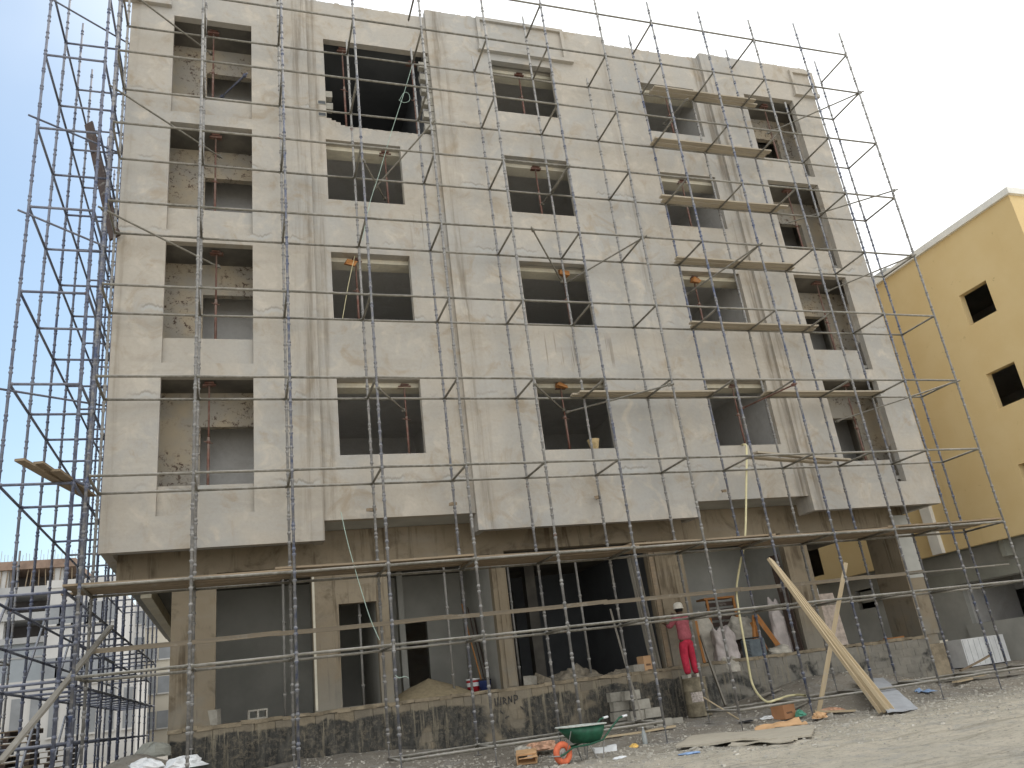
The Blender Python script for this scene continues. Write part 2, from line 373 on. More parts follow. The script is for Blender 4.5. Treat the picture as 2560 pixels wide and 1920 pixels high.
        for i in range(len(us)-1):
            for j in range(len(zs)-1):
                if not solid(i, j): continue
                a, b, c, d = us[i], us[i+1], zs[j], zs[j+1]
                s.quad(P(a,t0,c), P(b,t0,c), P(b,t0,d), P(a,t0,d)); s.quad(P(b,t1,c), P(a,t1,c), P(a,t1,d), P(b,t1,d))
                if not solid(i-1, j): s.quad(P(a,t1,c), P(a,t0,c), P(a,t0,d), P(a,t1,d))
                if not solid(i+1, j): s.quad(P(b,t0,c), P(b,t1,c), P(b,t1,d), P(b,t0,d))
                if not solid(i, j-1): s.quad(P(a,t1,c), P(b,t1,c), P(b,t0,c), P(a,t0,c))
                if not solid(i, j+1): s.quad(P(a,t0,d), P(b,t0,d), P(b,t1,d), P(a,t1,d))
        return s
    def mesh(s, name, mats, smooth=False):
        me = bpy.data.meshes.new(name); me.from_pydata([tuple(v) for v in s.v], [], s.f)
        for m in (mats if isinstance(mats, (list, tuple)) else [mats]): me.materials.append(MATS[m])
        me.polygons.foreach_set('material_index', s.m)
        if smooth: me.polygons.foreach_set('use_smooth', [True]*len(s.f))
        me.validate(); me.update(); return me
def place(name, me, parent=None, loc=(0,0,0), rot=None):
    o = bpy.data.objects.new(name, me); C.collection.objects.link(o)
    if parent: o.parent = parent
    o.location = loc
    if rot is not None:
        if isinstance(rot, Matrix): o.rotation_euler = rot.to_euler()
        else: o.rotation_euler = rot
    return o
def part(name, mb, mat, parent, smooth=False, loc=(0,0,0), rot=None): return place(name, mb.mesh(name, mat, smooth), parent, loc, rot)
def wpart(name, mb, mat, parent, smooth=False):               # mesh given in world coordinates under an unrotated parent
    L = parent.matrix_basis.translation; p = parent.parent
    while p: L = L+p.matrix_basis.translation; p = p.parent
    return part(name, mb, mat, parent, smooth, -L)
def tag(o, label, cat, group=None):
    o['label'] = label; o['category'] = cat
    if group: o['group'] = group
    return o
def thing(name, label, cat, loc=(0,0,0), rot=None, group=None):
    return tag(place(name, None, None, loc, rot), label, cat, group)
def solo(name, mb, mat, label, cat, loc=(0,0,0), rot=None, group=None, smooth=False):
    return tag(place(name, mb.mesh(name, mat, smooth), None, loc, rot), label, cat, group)
def kind(o, k): o['kind'] = k; return o
def basis(d, roll=0):                   # rotation taking +X to direction d
    d = Vector(d).normalized(); return d.to_track_quat('X', 'Z').to_matrix() @ Matrix.Rotation(roll, 3, 'X')
ORD = ['first', 'second', 'third', 'fourth', 'fifth', 'sixth', 'seventh', 'eighth', 'ninth', 'tenth', 'eleventh', 'twelfth', 'thirteenth']

# ------------------------------------------------------------------ ground
def ss(a, b, v): t = min(1, max(0, (v-a)/(b-a))); return t*t*(3-2*t)
def T(x, y):
    z = .23+ss(-.3, 2.6, y)*.3+ss(.3, 2.4, y)*.50*math.exp(-((x-13.6)/2.3)**2)*(1 if y < 3 else max(0, 1-(y-3)))
    z += .27*math.exp(-((x-.8)/2.4)**2)*ss(-2.5, .3, y)
    z += .85*math.exp(-((x+2.9)/1.1)**2-((y-1.6)/1.5)**2)
    if x > 17: z += .05*ss(17, 20, x)
    return z
def Tn(x, y):
    return T(x, y) + .05*noise.noise((x*.6, y*.6, 1.7)) + .035*noise.noise((x*2.1, y*2.1, 5)) + .02*noise.noise((x*6, y*6, 9)) if -9 < x < 30 and -9 < y < 5 else T(x, y)
def axis_pts(lo, a, b, hi, fine):
    o = [lo+(a-lo)*i/8 for i in range(8)]; n = int((b-a)/fine); o += [a+(b-a)*i/n for i in range(n+1)]
    return o+[b+(hi-b)*(i+1)/8 for i in range(8)]
xs = axis_pts(-260, -9, 26, 260, .14); ys = axis_pts(-60, -7.5, 3.2, 420, .12)
g = MB(); g.v = [(x, y, Tn(x, y)) for y in ys for x in xs]; n = len(xs)
g.f = [(j*n+i, j*n+i+1, (j+1)*n+i+1, (j+1)*n+i) for j in range(len(ys)-1) for i in range(n-1)]; g.m = [0]*len(g.f)
gr = place('ground', g.mesh('ground', 'trampled_earth', True)); kind(gr, 'structure')
# loose gravel and crumbs of masonry
g = MB()
for i in range(11000):
    x = R.uniform(0, 24); y = R.gauss(-.6, 2.1)
    if y > 2.7 or y < -7: continue
    s_ = abs(R.gauss(0, .011))+.006
    if s_ > .04: s_ = .02
    g.rbox(x, y, Tn(x, y)+s_*.25, s_*R.uniform(1, 2.4), s_*R.uniform(1, 2), s_*R.uniform(.6, 1.1), s_*.28, Matrix.Rotation(R.uniform(0, 6), 3, 'Z'))
gv = place('gravel', g.mesh('gravel', 'stone')); kind(gv, 'stuff'); tag(gv, 'loose grey stones and crumbs scattered over the trampled earth', 'gravel')

# ------------------------------------------------------------------ main building
F, H, W = 1.6, 1.7, 2.95           # planes: projecting bays, recessed bays, ground floor
XE = (-3.69, .78, 4.29, 10.23, 13.78, 18.2)
FL = 3.48
B = thing('apartment_building', 'unfinished five storey apartment block rendered in beige cement, wrapped in scaffolding', 'building', (7.2, 2, .5))
def bp_(name, mb, mat, smooth=False): return wpart(name, mb, mat, B, smooth)
TOP = 21.0
win2 = [(1.2, 3.22, 7.12+FL*k, 9.02+FL*k) for k in range(3)]
win3 = [(6.22, 8.21, 7.09+FL*k, 9.0+FL*k) for k in range(4)]
win4 = [(11.32, 13.30, 7.11+FL*k, 9.03+FL*k) for k in range(4)]
bal1 = [(-2.65, -.69, 5.87+FL*k, 9.02+FL*k) for k in range(4)]
bal5 = [(15.2, 17.19, 5.88+FL*k, 9.05+FL*k) for k in range(4)]
big = (1.25, 4.29, 16.42, 19.46)
def bay(x0, x1, z0, z1, y, holes, name='bay_wall'):
    return bp_(name, MB().wall(x0, x1, z0, z1, y, y+.2, holes), 'facade_plaster')
bay(XE[0], XE[1], 5.16, 21.6, F, bal1); bay(XE[1]+.002, XE[2]-.002, 5.62, TOP-.16, H, win2+[(big[0], big[1]-.002, big[2], big[3])])
bay(XE[2], XE[3], 5.19, TOP+.04, F, win3); bay(XE[3]+.002, XE[4]-.002, 5.62, TOP-.16, H, win4); bay(XE[4], XE[5], 5.19, TOP, F, bal5)
# returns of the projecting bays (their left cheeks show) and the thin raised bead along each joint
for x, s_ in ((XE[2], 1), (XE[4], 1), (XE[1], -1), (XE[3], -1)):
    bp_('bay_cheek', MB().box(min(x, x+s_*.19), max(x, x+s_*.19), F+.201, H+.6, 5.2, TOP-.02), 'facade_plaster')
# raised mouldings on the parapet
def frame(x0, x1, z0, z1, sill, w_=.11, ret=False):
    f = MB(); y0, y1 = F-.09, F
    f.box(x0, x1, y0, y1, z1-w_, z1); f.box(x0, x0+w_, y0, y1, z0+.1, z1-w_)
    if not ret: f.box(x1-w_, x1, y0, y1, z0+.1, z1-w_)
    f.box(x0-.05, x1+sill, y0-.05, y1, z0-.03, z0+.1); return f
bp_('parapet_moulding', frame(5.88, 8.76, 19.72, 21.02, .18), 'facade_plaster')
bp_('parapet_moulding', frame(17.36, 18.33, 19.72, 20.82, .0), 'facade_plaster')
bp_('parapet_moulding', frame(-5.0+1.2, -2.78, 19.72, 21.0, .06), 'facade_plaster')
# bead lines around openings of the balconies: parapet infills set back in the niche
for k in range(4):
    bp_('balcony_parapet', MB().box(-2.648, -.692, F+.11, F+.19, 5.872+FL*k, 6.53+FL*k), 'facade_plaster')
    bp_('balcony_parapet', MB().box(15.202, 16.93, F+.12, F+.19, 5.882+FL*k, 6.56+FL*k), 'facade_plaster')
# floor slabs and edge beams
for k in range(5):
    z = 9.32+FL*(k-1)
    bp_('floor_slab', MB().box(XE[0]+.2, XE[5]-.2, W+.0 if k == 0 else H+.21, 20, z, z+.2), 'inner_plaster')
for k in range(4):
    z = 9.02+FL*k
    for a, b in ((XE[1]+.2, XE[2]-.02), (XE[2]+.2, XE[3]-.2), (XE[3]+.2, XE[4]-.02)):
        if k == 3 and a < 2: continue
        bp_('lintel_beam', MB().box(a, b, 1.99, 2.42, z-.11, z+.299), 'pale_reveal_plaster'); bp_('lintel_soffit', MB().box(a, b, H+.202, 1.988, z+.003, z+.299), 'facade_plaster')
    # balconies: deep ceiling slab with cross beam, back wall with a door-window opening
    for a, b, o0, o1 in ((XE[0]+.2, XE[1]-.2, -1.85, -.2), (XE[4]+.2, XE[5]-.2, 16.1, 17.1)):
        bp_('balcony_ceiling', MB().box(a, b, F+.202, 2.72, z-.0+.03, z+.29), 'dark_slab_concrete')
        bp_('balcony_back_wall', MB().wall(a, b, z-3.2, z+.29, 2.72, 2.9, [(o0, o1, z-2.9, z-.82)]), 'spattered_balcony_plaster')
# inner walls, back and side walls, roof
for x in XE[1:5]:
    bp_('partition_wall', MB().box(x-.1, x+.1, 2.45, 7.2, 5.9, 20.6), 'inner_plaster')
bp_('rear_room_wall', MB().wall(XE[0]+.2, XE[5]-.2, 5.9, 20.6, 7.2, 7.4, [(1.6, 2.5, 16.4, 18.5)]), 'inner_plaster')
bp_('outer_side_wall', MB().wall(F+.2, 20, 5.2, TOP+.4, XE[0], XE[0]+.2, [], 'Y'), 'facade_plaster')
sh = [(2.45, 2.705, 7.25+FL*k, 8.68+FL*k) for k in range(4)]
bp_('outer_side_wall', MB().wall(F+.2, 20, 5.2, TOP-.1, XE[5]-.2, XE[5]-.004, sh, 'Y'), 'facade_plaster')
bp_('outer_rear_wall', MB().box(XE[0]+1.4, XE[5], 20, 20.2, .3, TOP-.1), 'facade_plaster')
bp_('roof_slab', MB().box(XE[0]+.2, XE[5]-.2, F+.21, 20, 20.3, 20.55), 'dark_slab_concrete')
bp_('top_room_shade', MB().box(.9, 4.18, 2.0, 7.1, 19.60, 19.7), 'painted_inner_shade'); bp_('top_room_shade', MB().box(.9, 4.18, 7.0, 7.19, 16.51, 19.59), 'painted_inner_shade')  # dark boxes added inside the top opening to paint its shade
bp_('top_room_shade', MB().box(.885, .899, 2.5, 6.99, 16.51, 19.59), 'painted_inner_shade'); bp_('top_room_shade', MB().box(4.176, 4.186, 2.5, 6.99, 16.51, 19.59), 'painted_inner_shade'); bp_('top_room_shade', MB().box(.9, 4.17, 1.95, 6.99, 16.483, 16.5), 'painted_inner_shade')
for k in range(4):
    bp_('room_divider', MB().box(-3.45, .66, 3.75, 3.85, 5.9+FL*k, 9.1+FL*k), 'inner_plaster')
    bp_('room_divider', MB().box(13.9, 17.9, 4.0, 4.1, 5.9+FL*k, 9.1+FL*k), 'inner_plaster')
# the broken top opening: toothed blocks left in its right jamb, gap pockets at the left, ragged sill
zb = 16.42
for i in range(13):
    wd = .30 if i % 2 else .12
    bp_('jamb_block', MB().rbox(4.29-wd/2-.004, H+.1, zb+.11+i*.225, wd, .19, .2, .008), 'cement_block')
for z in (16.95, 17.35):
    bp_('jamb_block', MB().rbox(1.335, H+.1, z+.16, .19, .19, .2, .012), 'cement_block')
s_ = MB()
for i in range(24):
    x = 1.25+i*.123; hgt = .05+.05*abs(noise.noise((i*.7, 0, 0)))+(.22*max(0, 1-i/4)**1.3)
    s_.rbox(x+.06, H+.1, 16.42+hgt/2-.005, .135, .19, hgt, .01)
bp_('broken_sill_edge', s_, 'facade_plaster')
# notches left of that opening: raised rims, their shade painted on flat dark plates
for z in (16.72, 17.12):
    bp_('notch_rim_and_shade', MB().wall(1.02, 1.25, z, z+.14, H-.012, H+.0, [(1.04, 1.23, z+.02, z+.12)]), 'cement_block')
    bp_('notch_rim_and_shade', MB().box(1.04, 1.23, H-.006, H-.003, z+.02, z+.12), 'painted_inner_shade')

# ground floor front: beams, columns and walls with openings
GF = [(-1.47, .58, 1.6, 4.84), (1.17, 2.04, 1.72, 3.94), (2.32, 4.9, 1.6, 4.84), (5.27, 9.22, 1.6, 4.9), (10.27, 13.52, 1.6, 4.86), (14.3, 17.5, 1.6, 4.84)]
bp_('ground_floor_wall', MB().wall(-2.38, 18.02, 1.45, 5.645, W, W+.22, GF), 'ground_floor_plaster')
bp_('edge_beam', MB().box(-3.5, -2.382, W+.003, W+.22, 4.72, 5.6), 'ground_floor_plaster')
bp_('edge_beam', MB().box(XE[0]+.2, XE[1]-.2, F+.202, F+.42, 5.16+.03, 5.6), 'raw_concrete')
bp_('soffit_slab', MB().box(XE[0]+.2, XE[5]-.2, F+.43, W-.004, 5.65, 5.83), 'pale_grey_render')
bp_('cantilever_beam', MB().box(-3.48, -3.15, W+.225, 19.5, 4.95, 5.6), 'raw_concrete')
bp_('cantilever_beam', MB().box(-3.13, -2.9, 4.25, 19.5, 4.6, 4.9), 'pale_reveal_plaster')
bp_('overhang_slab', MB().box(-3.14, -2.38, W+.225, 19.9, 4.95, 5.15), 'raw_concrete')
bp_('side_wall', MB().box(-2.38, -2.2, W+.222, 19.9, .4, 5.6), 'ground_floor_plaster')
bp_('ground_floor_ceiling', MB().box(-2.2, 18.0, W+.223, 19.9, 4.95, 5.2), 'dark_slab_concrete')
bp_('ground_floor_slab', MB().box(-2.19, 18.0, W+.01, 13.9, 1.3, 1.66), 'mortar')
# rooms behind
bp_('shop_rear_wall', MB().wall(-2.2, 5.0, 1.66, 4.95, 6.4, 6.6, [(3.15, 3.95, 1.66, 3.7)]), 'pale_grey_render')
bp_('shop_rear_wall', MB().wall(5.0, 13.9, 1.66, 4.95, 8.4, 8.6, [(5.8, 7.2, 1.66, 4.5)]), 'pale_grey_render')
bp_('shop_rear_wall', MB().wall(9.6, 13.9, 1.66, 4.95, 5.4, 5.6, []), 'pale_grey_render')
for x, y1 in ((.9, 6.4), (2.15, 6.4), (5.06, 8.4), (9.6, 8.4), (13.9, 6.5)):
    bp_('shop_partition', MB().box(x-.08, x+.08, W+.224, y1, 1.66, 4.95), 'pale_grey_render')
bp_('shade_lining', MB().box(5.145, 5.16, 3.3, 8.38, 1.67, 4.94), 'painted_inner_shade'); bp_('shade_lining', MB().box(9.50, 9.515, 3.6, 8.38, 1.67, 4.94), 'painted_inner_shade')  # thin dark linings added to paint the shade of the wide opening
bp_('shade_lining', MB().wall(5.17, 9.49, 1.67, 4.94, 8.35, 8.39, [(5.8, 7.2, 1.67, 4.5)]), 'painted_inner_shade')
bp_('shop_left_lining', MB().box(-2.19, -2.1, W+.224, 6.4, 1.66, 4.95), 'pale_grey_render')
bp_('inner_column', MB().box(6.9, 7.2, 6.2, 6.5, 1.66, 4.95), 'dark_slab_concrete')
bp_('inner_column', MB().box(3.0, 3.15, 5.4, 5.7, 1.66, 4.95), 'pale_grey_render')
# right hand carport bay: rear columns, beam and low wall seen through it
for k in range(4):
    bp_('balcony_ledge', MB().box(15.0, 17.3, F+.2, 2.7, 6.0+FL*k, 6.1+FL*k), 'raw_concrete')
cap = MB()
for a, b, y, z in ((XE[0], XE[1], F, 21.6), (XE[1], XE[2], H, TOP-.16), (XE[2], XE[3], F, TOP+.04), (XE[3], XE[4], H, TOP-.16), (XE[4], XE[5], F, TOP)):
    x = a+.05
    while x < b-.1:
        l = R.uniform(.06, .22); hh = max(.004, R.gauss(.012, .014)); cap.rbox(x+l/2, y+.1, z+hh/2, l, .195, hh+.004, .004); x += l+R.uniform(0, .04)
bp_('parapet_crumbs', cap, 'facade_plaster')
bp_('rear_column', MB().box(14.36, 14.66, 4.6, 4.9, 1.66, 4.95), 'pale_grey_render')
bp_('rear_column', MB().box(17.75, 18.0, 7.6, 8.0, .5, 4.95), 'ground_floor_plaster')
bp_('corner_column', MB().box(17.56, 18.10, W-.04, W-.002, 3.3, 5.15), 'pale_grey_render')
bp_('corner_column', MB().box(17.58, 18.08, W-.036, W-.002, 1.72, 3.298), 'ground_floor_plaster')
bp_('corner_column', MB().box(17.5, 18.08, W-.06, W+.2, .3, 1.44), 'mortar')
bp_('door_jamb', MB().box(.59, .64, W-.012, W-.001, 1.72, 4.6), 'pale_reveal_plaster')
bp_('pilaster', MB().box(5.02, 5.22, W-.03, W-.001, 1.72, 4.85), 'ground_floor_plaster')
bp_('pilaster', MB().box(9.24, 9.36, W-.05, W-.001, 1.72, 4.9), 'weathered_board')
bp_('pilaster', MB().box(9.42, 10.2, W-.035, W-.001, 1.72, 4.9), 'ground_floor_plaster')
# plinth of single coated blocks
bw, bh = .415, .212; blk = {}
def bmesh_block(w_):
    k = round(w_, 2)
    if k not in blk: blk[k] = MB().rbox(0, 0, 0, w_, .2, bh-.009, .002).mesh('plinth_block', 'bitumen_coated_block')
    return blk[k]
PW = 2.86; nblk = 0
for r_ in range(6):
    z = 1.52-r_*bh; x = -2.34-(bw/2 if r_ % 2 else 0)
    while x < 17.5:
        x1 = x+bw; a, b = max(x, -2.34), min(x1, 17.48)
        skip = 8.72 < (a+b)/2 < 9.05 or T((a+b)/2, 2.8)-.15 > z+bh/2
        if b-a > .08 and not skip:
            o = place('plinth_block', bmesh_block(b-a-.009), B, Vector(((a+b)/2, PW+.1+R.uniform(-.003, .003), z))-B.location)
            nblk += 1
        x = x1
bp_('plinth_core', MB().box(-2.36, 17.5, PW+.010, W+.2, .1, 1.44), 'bitumen_coated_block')
led = MB()
for i in range(70):
    x = -2.38+i*.285; led.rbox(x+.14, PW+.16, 1.665+R.uniform(-.012, .012), .29, .36, .075, .012)
bp_('plinth_ledge', led, 'mortar'); 
# brushed figures on the plinth: scrawled tally and a P with smeared lettering
def stroke(pts, r=.011, y=PW-.012):
    m = MB()
    for (x0, z0), (x1, z1) in zip(pts, pts[1:]):
        d = Vector((x1-x0, 0, z1-z0)); n_ = Vector((-d.z, 0, d.x)).normalized()*r*1.3
        a, b = Vector((x0, y, z0)), Vector((x1, y, z1)); m.quad(a-n_, b-n_, b+n_, a+n_); m.quad(a-n_+Vector((0,.006,0)), a+n_+Vector((0,.006,0)), b+n_+Vector((0,.006,0)), b-n_+Vector((0,.006,0)))
    return m
gx, gz = 4.62, 1.35
scr = MB()
for pts in ([(0,0),(0,.16)], [(.06,0),(.07,.17)], [(.12,.0),(.15,.17)], [(.2,.0),(.2,.16),(.27,.1),(.21,.07),(.28,0)], [(.33,0),(.33,.16),(.4,.03),(.41,.17)], [(.47,-.02),(.47,.17),(.55,.15),(.55,.08),(.48,.06)], [(.60,-.09),(.68,-.17)], [(.1,-.12),(.16,-.2)], [(.2,-.3),(.3,-.26)]):
    s2 = stroke([(gx+a, gz+b) for a, b in pts]); k = len(scr.v); scr.v += s2.v; scr.f += [tuple(i+k for i in f) for f in s2.f]; scr.m += s2.m
bp_('painted_scrawl', scr, 'smeared_black')

# ------------------------------------------------------------------ scaffolding
ZL = [.65, 2.72, 4.27, 6.32, 8.36, 10.41, 12.45, 14.52, 16.59, 18.61, 20.22]
ZFOOT = .23
def standard_mesh(z0, z1, mat, seed, jack=True):
    rr = random.Random(seed); m = MB()
    m.tube((0,0,z0+(.32 if jack else 0)), (0,0,z1), .0285, 10)
    if jack: m.tube((0,0,z0), (0,0,z0+.6), .014, 8); m.lathe([(.035,0),(.035,.03)], (0,0,z0+.3), 8)
    if jack: m.box(-.06, .06, -.06, .06, z0, z0+.008)
    z = .15+z0+(.35 if jack else .1)
    base = ZL[0] % .5
    k = math.ceil((z-base)/.5)
    z = base+k*.5
    while z < z1-.12:
        o = .012
        m.lathe([(.027, -.055), (.043, -.02), (.043, .0), (.027, .004)], (0,0,z-.03), 10, False)
        t = z+rr.choice((.02, .05, .09, .14)); m.lathe([(.026, .05), (.040, .02), (.040, -.01), (.026, -.016)], (0,0,t), 10, False)
        z += .5
    z = z0+1.2+rr.choice((0, .5, 1.0))
    while z < z1-.4: m.tube((0,0,z-.07), (0,0,z+.07), .031, 8, caps=False); z += rr.choice((2.0, 3.0, 2.5))
    return m.mesh('standard', mat, True)
def rod_mesh(L, mat, nm, n=10):
    m = MB().tube((.02,0,0), (L-.02,0,0), .028, n)
    for x in (.03, L-.03): m.rbox(x, 0, 0, .05, .02, .075, 0)
    return m.mesh(nm, mat, True)
def scaffold(name, label, loc): return thing(name, label, 'scaffold', loc, group='tube scaffolds around the unfinished block')
SF = scaffold('scaffold', 'tall blue-grey cup-lock scaffold standing along the whole front facade', (7.36, 0, ZFOOT))
SX = [-3.71, -1.85, 0, 1.84, 3.69, 5.53, 7.36, 9.18, 11.02, 12.86, 14.72, 16.56, 18.42]
YR = 1.32
TOPR = {0: 21.05, 1: 21.05, 2: 20.9, 3: 19.16, 4: 19.17, 5: 19.2, 6: 21.08, 7: 18.94, 8: 21.0, 9: 18.9, 10: 21.05, 11: 19.08, 12: 21.16}
for i, x in enumerate(SX):
    top = {8: 21.06, 9: 21.04, 10: 21.05, 11: 21.25, 12: 21.16}.get(i, 21.6)
    zf = T(x, 0) if i > 1 else .5
    place('standard', standard_mesh(zf, top, 'scaffold_standard_steel', i), SF, Vector((x+R.uniform(-.012,.012), R.uniform(-.01,.01), 0))-SF.location)
    zr = T(x, YR) if i > 1 else 1.0
    place('standard', standard_mesh(zr, TOPR[i], 'scaffold_standard_steel', 40+i), SF, Vector((x+R.uniform(-.012,.012), YR, 0))-SF.location)
def rod(parent, a, b, mat, nm, cache={}):
    a, b = Vector(a), Vector(b); L = round((b-a).length, 2); k = (L, mat, nm)
    if k not in cache: cache[k] = rod_mesh(L, mat, nm)
    return place(nm, cache[k], parent, a-parent.location, basis(b-a))
LEDG = 'scaffold_ledger_steel'
for li, z in enumerate(ZL):
    for i in range(12):
        jz = lambda: z+R.uniform(-.008, .008)
        a, b = SX[i], SX[i+1]
        if li == 0:
            if i in (3, 4, 5, 7, 8, 9, 10, 11): rod(SF, (a,0,jz()), (b,0,jz()), LEDG, 'ledger')
            if i in (3, 4, 5, 7, 8, 9, 10, 11): rod(SF, (a,YR,jz()), (b,YR,jz()), LEDG, 'ledger')
            continue
        if li == 10 and i < 2: continue
        rod(SF, (a,0,jz()), (b,0,jz()), LEDG, 'ledger')
        if li == 10: continue
        rod(SF, (a,YR,jz()), (b,YR,jz()), LEDG, 'ledger')
    for i in range(13):
        if li == 10 and i not in (0, 2, 4, 6, 8, 10, 12): continue
        if li == 1 and i in (4, 6): pass
        if li == 0 and i in (0, 1, 2): continue
        rod(SF, (SX[i],0,z), (SX[i],YR,z), LEDG, 'transom')
# left side scaffold
SS = scaffold('scaffold', 'receding blue-grey scaffold standing along the left side of the unfinished block', (-4.6, 7.5, .3))
XO, XI = -5.27, -4.02
SY = [.44+1.75*k for k in range(12)]
for k, y in enumerate(SY):
    place('standard', standard_mesh(.3, {0: 21.9, 1: 21.8, 2: 21.0, 3: 20.9, 4: 21.4, 5: 21.1}.get(k, 21), 'blue_scaffold_steel', 80+k), SS, Vector((XO, y, 0))-SS.location)
    place('standard', standard_mesh(.4, 21.3-.4*(k % 3), 'blue_scaffold_steel', 100+k), SS, Vector((XI, y, 0))-SS.location)
for li, z in enumerate(ZL):
    if li == 10: continue
    for k in range(11):
        if li == 9 and k > 5: continue
        rod(SS, (XO,SY[k],z), (XO,SY[k+1],z), 'blue_scaffold_steel', 'ledger')
        if li > 0: rod(SS, (XI,SY[k],z), (XI,SY[k+1],z), 'blue_scaffold_steel', 'ledger')
    for k in range(12): rod(SS, (XO,SY[k],z), (XI,SY[k],z), 'blue_scaffold_steel', 'transom')
    if li in (1, 2, 3): rod(SS, (XI-.0, .44, z+.06), (SX[0], YR, z+.06), 'blue_scaffold_steel', 'ledger')
for z in (1.7, 3.5):
    for k in range(11):
        rod(SS, (XO,SY[k],z), (XO,SY[k+1],z), 'blue_scaffold_steel', 'ledger')
        if k % 2: rod(SS, (XI,SY[k],z), (XI,SY[k+1],z), 'blue_scaffold_steel', 'ledger'); rod(SS, (XO,SY[k],z), (XI,SY[k],z), 'blue_scaffold_steel', 'transom')
for k in (0, 2, 4, 6):                       # diagonal braces low down
    for z in (ZL[0], ZL[1]):
        rod(SS, (XO-.05, SY[k], z+.1), (XO-.05, SY[min(k+1, 8)], z+1.75), 'blue_scaffold_steel', 'brace')

# third scaffold: lower one farther back, left of the block (short bay towards the street)
S3 = scaffold('scaffold', 'lower cluttered scaffold bays left of the block in front of the concrete shell', (-7, 4, .3))
for k, (x, y) in enumerate(((-7.1, 3.9), (-7.1, 6.2), (-7.1, 8.5), (-8.6, 6.2), (-8.6, 8.5), (-8.6, 3.9), (-7.1, 10.8), (-8.6, 10.8))):
    place('standard', standard_mesh(.3, 7.2-.3*(k % 3), 'scaffold_standard_steel', 140+k), S3, Vector((x, y, 0))-S3.location)
for z in (2.0, 4.0):
    for y in (3.9, 6.2, 8.5):
        rod(S3, (-7.1, y, z), (-7.1, y+2.3, z), LEDG, 'ledger'); rod(S3, (-8.6, y, z), (-8.6, y+2.3, z), LEDG, 'ledger')
    for y in (3.9, 6.2, 8.5, 10.8): rod(S3, (-8.6, y, z), (-7.1, y, z), LEDG, 'transom')
for y in (3.9, 6.2): rod(S3, (-7.1, y, 1.0), (-7.1, y+2.3, 3.9), LEDG, 'brace')

# ------------------------------------------------------------------ walkway boards on the first deck
def board(name, a, b, w_, t_, mat, label, group=None, flat=True, cat='wooden board', roll=0):
    a, b = Vector(a), Vector(b); L = (b-a).length
    m = MB(); ns = 6; k0 = 0
    for i in range(ns+1):
        x = L*i/ns; sg = -.012*math.sin(PI*i/ns)+R.uniform(-.003, .003); wj = w_/2+R.uniform(-.004, .004)
        m.v += [(x,-wj,sg-t_/2),(x,wj,sg-t_/2),(x,wj,sg+t_/2),(x,-wj,sg+t_/2)]
    for i in range(ns):
        p, n_ = i*4, i*4+4
        for j in range(4): jj = (j+1) % 4; m.f.append((p+j, n_+j, n_+jj, p+jj)); m.m.append(0)
    m.f += [(0,1,2,3), (ns*4+3, ns*4+2, ns*4+1, ns*4)]; m.m += [0, 0]
    return solo(name, m, mat, label, cat, a, basis(b-a, roll), group)
rows = ['outer edge row', 'second row', 'third row', 'fourth row', 'inner row by the wall']
ends = [(-4.1, -.1), (-.3, 3.75), (3.6, 7.5), (7.3, 11.2), (11.0, 14.9), (14.65, 18.5)]
for r_ in range(5):
    for k, (a, b) in enumerate(ends):
        y = .13+r_*.255+R.uniform(-.012, .012); zz = ZL[2]+.05+(k % 2)*.042
        o1 = R.uniform(-.15, .15)
        board('scaffold_board', (a+o1, y, zz+R.uniform(-.004,.006)), (b+o1, y+R.uniform(-.02, .02), zz+R.uniform(-.004,.008)), .235, .038, 'weathered_board',
              'walkway plank, %s, %s length from the left' % (rows[r_], ORD[k]), 'planks of the long first-deck walkway')
# thin rail board tied along the rear row above the second ledger
re_ = [(-3.72, -.2), (-.3, 3.4), (3.25, 7.1), (7.0, 10.8), (10.7, 14.6), (14.5, 16.5)]
for k, (a, b) in enumerate(re_):
    board('rail_board', (a, YR-.05, 3.25+.006*k), (b, YR-.05, 3.27+.006*k), .035, .09, 'rail_wood', 'narrow rail board tied across the ground floor, %s length from the left' % ORD[k], 'boards tied as a rail across the ground floor')
solo('loose_pipe', MB().tube((0,0,0), (3.6,0,.0), .024, 10), LEDG, 'loose grey pipe continuing the board rail past the right corner', 'pipe', (15.9, YR-.12, 3.27), basis((1,0,.0)), smooth=True)
# boards standing on the upper rear ledgers, right of the middle bay
wood('pale_board', (.44, .38, .29), (.33, .28, .21))
def up_boards(xa, xb, z, n_, lab, skew=0):
    for i in range(n_):
        board('upper_board', (xa+R.uniform(-.12,.12), 1.21-.2*i, z+.045), (xb+R.uniform(-.12,.12), 1.21-.2*i+skew, z+.045), .17, .045, 'pale_board',
              '%s, %s' % (lab, ['inner one', 'outer one'][i]), 'pale boards laid on the upper scaffold levels')
up_boards(11.3, 15.1, ZL[9], 2, 'pale board across the topmost window of the fourth bay')
up_boards(10.9, 15.05, ZL[8], 2, 'pale board just under the topmost window of the fourth bay')
up_boards(10.8, 15.0, ZL[7], 2, 'pale board across the second highest window of the fourth bay')
up_boards(10.8, 14.8, ZL[6], 2, 'pale board between second and third highest fourth bay windows')
up_boards(10.8, 14.95, ZL[5], 2, 'pale board under the third highest fourth bay window')
up_boards(7.05, 11.1, ZL[4], 2, 'pale board between lowest middle and fourth bay windows')
up_boards(12.75, 16.7, ZL[4], 2, 'pale board beside the lowest right end balcony')
board('upper_board', (11.2, .1, 6.42), (14.9, 1.1, 6.42), .17, .045, 'pale_board', 'pale plank laid askew below the lowest fourth bay window, upper one', 'pale boards laid on the upper scaffold levels')
board('upper_board', (11.1, .3, 6.375), (14.3, 1.15, 6.375), .17, .045, 'pale_board', 'pale plank laid askew below the lowest fourth bay window, lower one', 'pale boards laid on the upper scaffold levels')
